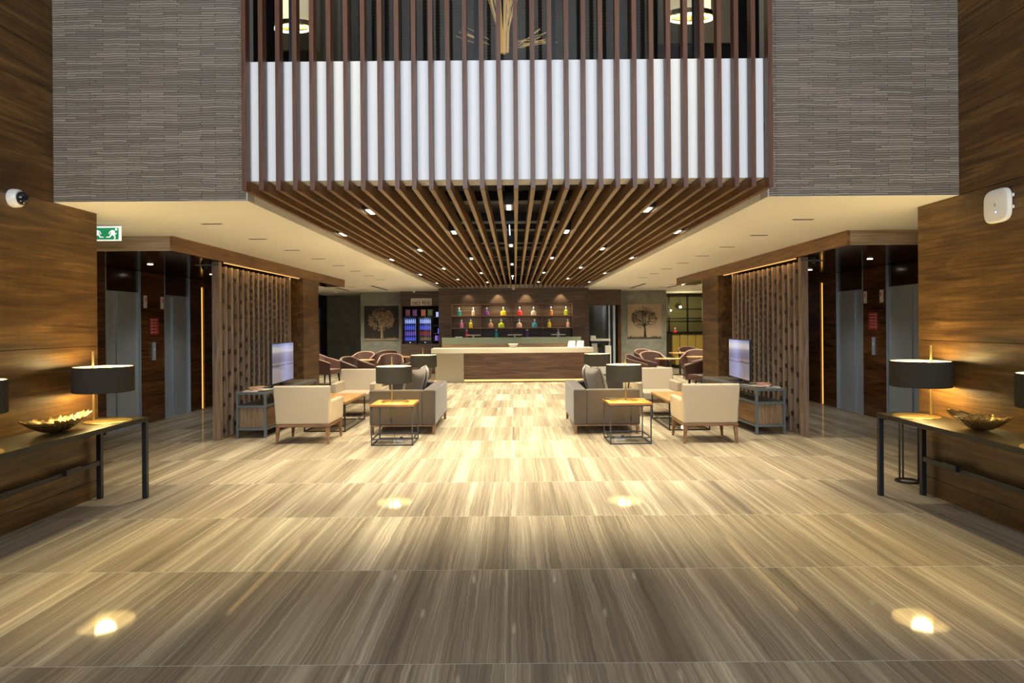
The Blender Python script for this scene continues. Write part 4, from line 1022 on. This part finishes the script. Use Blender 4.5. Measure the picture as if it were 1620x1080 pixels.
def fridge(xc, idx):
    nm = ('left', 'right')[idx]
    f = thing('drinks_fridge', '%s glass door drinks fridge lit blue under the CHECK POINT sign' % nm, 'fridge', (xc, 23.02, 1.035), 0, 'drinks fridges')
    MB().box(-.235, -.215, 0, .45, 0, .94).box(.215, .235, 0, .45, 0, .94).box(-.215, .215, 0, .45, .92, .94).box(-.215, .215, 0, .45, 0, .09).box(-.215, .215, .43, .45, .09, .92).build('cabinet', fm, f)
    for z in (.286, .486, .696): MB().box(-.21, .21, .02, .42, z-.004, z+.004).build('shelf', simple('lit_shelf', (.2, .22, .5), .4, emit=(.1, .12, .6), es=.5), f)
    d_ = MB().box(-.235, -.205, -.03, -.002, .09, .94).box(.205, .235, -.03, -.002, .09, .94).box(-.205, .205, -.03, -.002, .91, .94).box(-.205, .205, -.03, -.002, .09, .11).build('door', fm, f)
    MB().box(-.205, .205, -.02, -.015, .11, .91).build('pane', 'glass', d_); MB().box(.19, .204, -.05, -.031, .3, .7).build('handle', 'sink', d_)
    MB().box(-.02, .02, -.004, -.001, .03, .06).build('display', bl['pale'], f)
    light('AREA', (0, .12, .90), 1.6, (.35, .4, 1), parent=f, size=.38, sizey=.1)
    return f
b0 = None
rows = {0: ['pale', 'blue', 'violet', 'blue'], 1: ['pale', 'blue', 'red', 'amber']}
zz = [.701, .491, .291, .094]
for idx, xc in enumerate((-3.65, -3.13)):
    fridge(xc, idx)
    for r_ in range(4):
        cname = rows[idx][r_]
        pb = MB().lathe([(0, 0), (.024, 0), (.026, .01), (.026, .10), (.011, .135), (.011, .165), (0, .165)], n=12).build('drink_bottle', bl[cname], smooth=True)
        for k in range(6):
            o = pb if k == 0 else pb.copy()
            if k: COL.objects.link(o)
            tag(o, '%s drink bottle, %s from the left on the %s shelf of the %s fridge' % (cname if cname != 'red' else 'red capped', ORD[k], ('top', 'second', 'third', 'bottom')[r_], ('left', 'right')[idx]), 'bottle', 'drink bottles in the fridges', (xc - .165 + k*.066, 23.10, 1.035 + zz[r_] + .001))
for k, (x, c, nm) in enumerate([(-3.74, (.35, .12, .18), 'dark red'), (-3.50, (.30, .12, .35), 'purple'), (-3.20, (.75, .30, .15), 'orange'), (-2.97, (.25, .30, .12), 'green')]):
    mb = MB(); pil = pillow_mb(.17, .24, .07)
    o = pil.build('snack_bag', simple('bag_' + nm.replace(' ', '_'), c, .3, emit=c, es=.12), smooth=True); tag(o, '%s snack bag standing on top of the drinks fridges' % nm, 'snack bag', 'snack bags', (x, 23.12, 2.107))
bs = thing('shelf_rack', 'narrow dark shelf rack right of the drinks fridges', 'rack', (-2.70, 23.05, 1.035))
for z in (.10, .35, .62, .92): MB().box(-.15, .15, 0, .3, z-.006, z+.006).build('shelf', simple('pale_shelf', (.4, .4, .42), .4), bs)
for i in (-1, 1): MB().box(i*.15, i*.165, 0, .3, 0, 1.2).build('side', 'black_metal', bs)
for k, (x, z, c) in enumerate([(-2.76, .106, 'violet'), (-2.64, .106, 'blue'), (-2.66, .356, 'blue'), (-2.72, .926, 'pale')]):
    o = B(-.04, .04, -.04, .04, 0, .17).build('snack_box', bl[c], bevel=.004); tag(o, '%s packet on the %s of the narrow rack' % (c, ('lowest shelf, left', 'lowest shelf, right', 'second shelf', 'top shelf')[k]), 'packet', 'packets on the narrow rack', (x, 23.13, 1.035 + z + .001))

# ------------------------------------------------------------------ tree pictures
def tree_picture(loc, dark, label):
    t = thing('tree_picture', label, 'picture', loc)
    H = .60; fg = 'chalk' if dark else 'ink'
    MB().box(-H, H, -.03, 0, -H+.07 if dark else -H+.02, H).build('canvas', 'canvas_dark' if dark else 'canvas_tan', t)
    rr = random.Random(5 if dark else 8); mb = MB(); y = -.034
    def seg(a, b, ra, rb):
        mb.tube([(a[0], y, a[1]), (b[0], y, b[1])], [ra, rb], 4)
    def branch(p, ang, L, r, depth):
        q = (p[0] + math.cos(ang)*L, p[1] + math.sin(ang)*L)
        ex = ((q[0])/.47)**2 + ((q[1]-.13)/.40)**2
        if ex > 1.0 and depth < 6: return
        seg(p, q, r, r*.7)
        if depth == 0: return
        for k in range(2 if rr.random() < .75 else 3):
            branch(q, ang + rr.uniform(-.75, .75), L*rr.uniform(.70, .9), r*.66, depth-1)
    for (a, b, ra, rb) in [((.04, -.56), (.02, -.28), .035, .025), ((.02, -.28), (0, -.16), .027, .024), ((-.01, -.56), (.01, -.3), .02, .02)]: seg(a, b, ra, rb)
    for ang in (2.7, 2.2, 1.8, 1.4, 1.0, .5): branch((0, -.17), ang, .15, .015, 6)
    mb.build('trunk_and_branches', fg, t)
    mb = MB(); n = 300 if dark else 260; made = 0
    while made < n:
        u, v = rr.uniform(-.48, .48), rr.uniform(-.30, .54)
        if (u/.46)**2 + ((v-.12)/.40)**2 > 1 or (v < -.14 and abs(u) > .40): continue
        made += 1; R_ = rr.uniform(.010, .030) if dark else rr.uniform(.006, .016)
        mb.tube([(u + R_*math.cos(k*PI/3), y, v + R_*math.sin(k*PI/3)) for k in range(7)], .0035 if dark else .003, 3, cap=False)
    mb.build('foliage_rings', fg, t, kind='stuff')
    mb = MB()
    for k in range(70):
        x = -H + .01 + k*(2*H-.02)/69; hh = rr.uniform(.04, .12); dx = rr.uniform(-.02, .02)
        mb.prism([(x-.012, -H), (x+.012, -H), (x+dx, -H+hh)], -.0335 - .001*(k % 3), -.0305)
    mb.build('grass', fg, t)
tree_picture((-4.70, 23.3, 1.76), True, 'square charcoal picture of a pale swirling tree on the left grey wall')
tree_picture((4.525, 23.3, 1.76), False, 'square tan picture of a dark branching tree on the right grey wall')

# ------------------------------------------------------------------ copier
cp = thing('copier', 'white office copier beyond the right end of the counter', 'copier', (2.78, 21.9, 0))
MB().box(-.32, .30, -.25, .30, 0.04, .35).build('drawers', 'white_plastic', cp, bevel=.01)
MB().box(-.30, -.12, -.25, .30, .351, 1.04).build('body_side', 'grey_reveal', cp, bevel=.01)
MB().box(.14, .34, -.25, .30, .351, .96).build('body', 'white_plastic', cp, bevel=.01)
MB().box(-.119, .139, -.15, .30, .351, .90).build('paper_bay', 'black_metal', cp)
MB().box(-.34, .32, -.27, .30, 1.12, 1.18).build('scanner', 'white_plastic', cp, bevel=.01)
MB().frustum((-.24, 0, 1.181), .20, .5, (-.24, 0, 1.29), .16, .44).build('feeder', 'white_plastic', cp, bevel=.008)
MB().box(-.30, .28, -.2, .25, 1.041, 1.119).build('tray', 'black_metal', cp)

# ------------------------------------------------------------------ mustard bench, glazed shelving, lamp, far picture
bq = thing('banquette', 'mustard channelled bench against the far right wall', 'bench', (6.9, 25.2, 0))
for k in range(8): MB().box(-.95 + k*.3, -.95 + k*.3 + .29, 0, .14, .45, 1.25).build('back_channel', 'banquette', bq, bevel=.03, seg=3)
MB().box(-.96, 1.45, -.55, -.001, .12, .45).build('seat', 'banquette', bq, bevel=.03); MB().box(-.96, 1.45, -.02, .2, 1.252, 1.30).build('cap', 'black_metal', bq)
MB().box(-.94, 1.43, -.5, .14, 0, .119).build('plinth', 'black_metal', bq)
gs = thing('lattice_partition', 'dark lattice partition of glass panes above the mustard bench', 'partition', (6.0, 25.9, 0))
lm = MB()
for x in (.0, .72, 1.35, 1.62): lm.box(x-.035, x+.035, 0, .05, 1.3, 2.78)
for z in (1.32, 1.75, 1.86, 2.22, 2.72): lm.box(-.1, 2.4, 0, .045, z-.02, z+.02)
lm.build('frame', 'black_metal', gs)
MB().box(-.1, 2.4, .02, .03, 1.3, 2.75).build('pane', glassy('olive_glass', (.7, .7, .5), .08, .05, (.3, .3, .17), .5), gs)
fp = thing('far_picture', 'cream picture with dark scrawl on the far right wall, half hidden by the right column', 'picture', (7.65, 25.899, 2.05))
MB().box(-.36, .5, -.02, 0, -.32, .55).build('canvas', 'paper', fp)
mb = MB(); rr = random.Random(2)
for k in range(14):
    a0 = rr.uniform(0, 6); cx, cz = rr.uniform(-.15, .3), rr.uniform(-.25, .1)
    mb.tube([(cx + .1*math.cos(a0 + q*.5), -.024, cz + .1*math.sin(a0 + q*.5)) for q in range(8)], .01, 4)
mb.build('scrawl', 'ink', fp)
sl = thing('spotlight', 'very bright small spotlight shining from the far right cafe corner', 'lamp', (6.32, 25.4, 2.29))
MB().lathe([(0, 0), (.05, 0), (.06, .12), (0, .12)], n=16).build('housing', 'black_metal', sl).matrix_local = Matrix.Rotation(-PI/2, 4, 'X')
o_ = MB().lathe([(0, 0), (.045, 0), (.045, .01), (0, .015)], n=16).build('lens', simple('hot_lens', (1, 1, 1), .5, emit=(1, .85, .55), es=40), sl); o_.matrix_local = Matrix.Translation((0, -.001, 0)) @ Matrix.Rotation(PI/2, 4, 'X')
MB().tube([(0, .06, .05), (0, .06, .55)], .01, 6).build('stem', 'black_metal', sl)
light('POINT', (6.3, 24.9, 2.2), 25, (1, .8, .4), radius=.05)
fl = thing('red_ornament', 'small red and white ornament on the bench ledge by the right grey wall', 'ornament', (5.78+.3, 25.3, 1.302))
MB().lathe([(0, 0), (.05, 0), (.07, .05), (.045, .11), (0, .12)], n=14).build('lower_body', simple('ornament_red', (.7, .05, .04), .4, emit=(.8, .05, .04), es=.2), fl, smooth=True)
MB().lathe([(0, .12), (.04, .13), (.045, .17), (.0, .21)], n=14).build('upper_body', 'paper', fl, smooth=True)
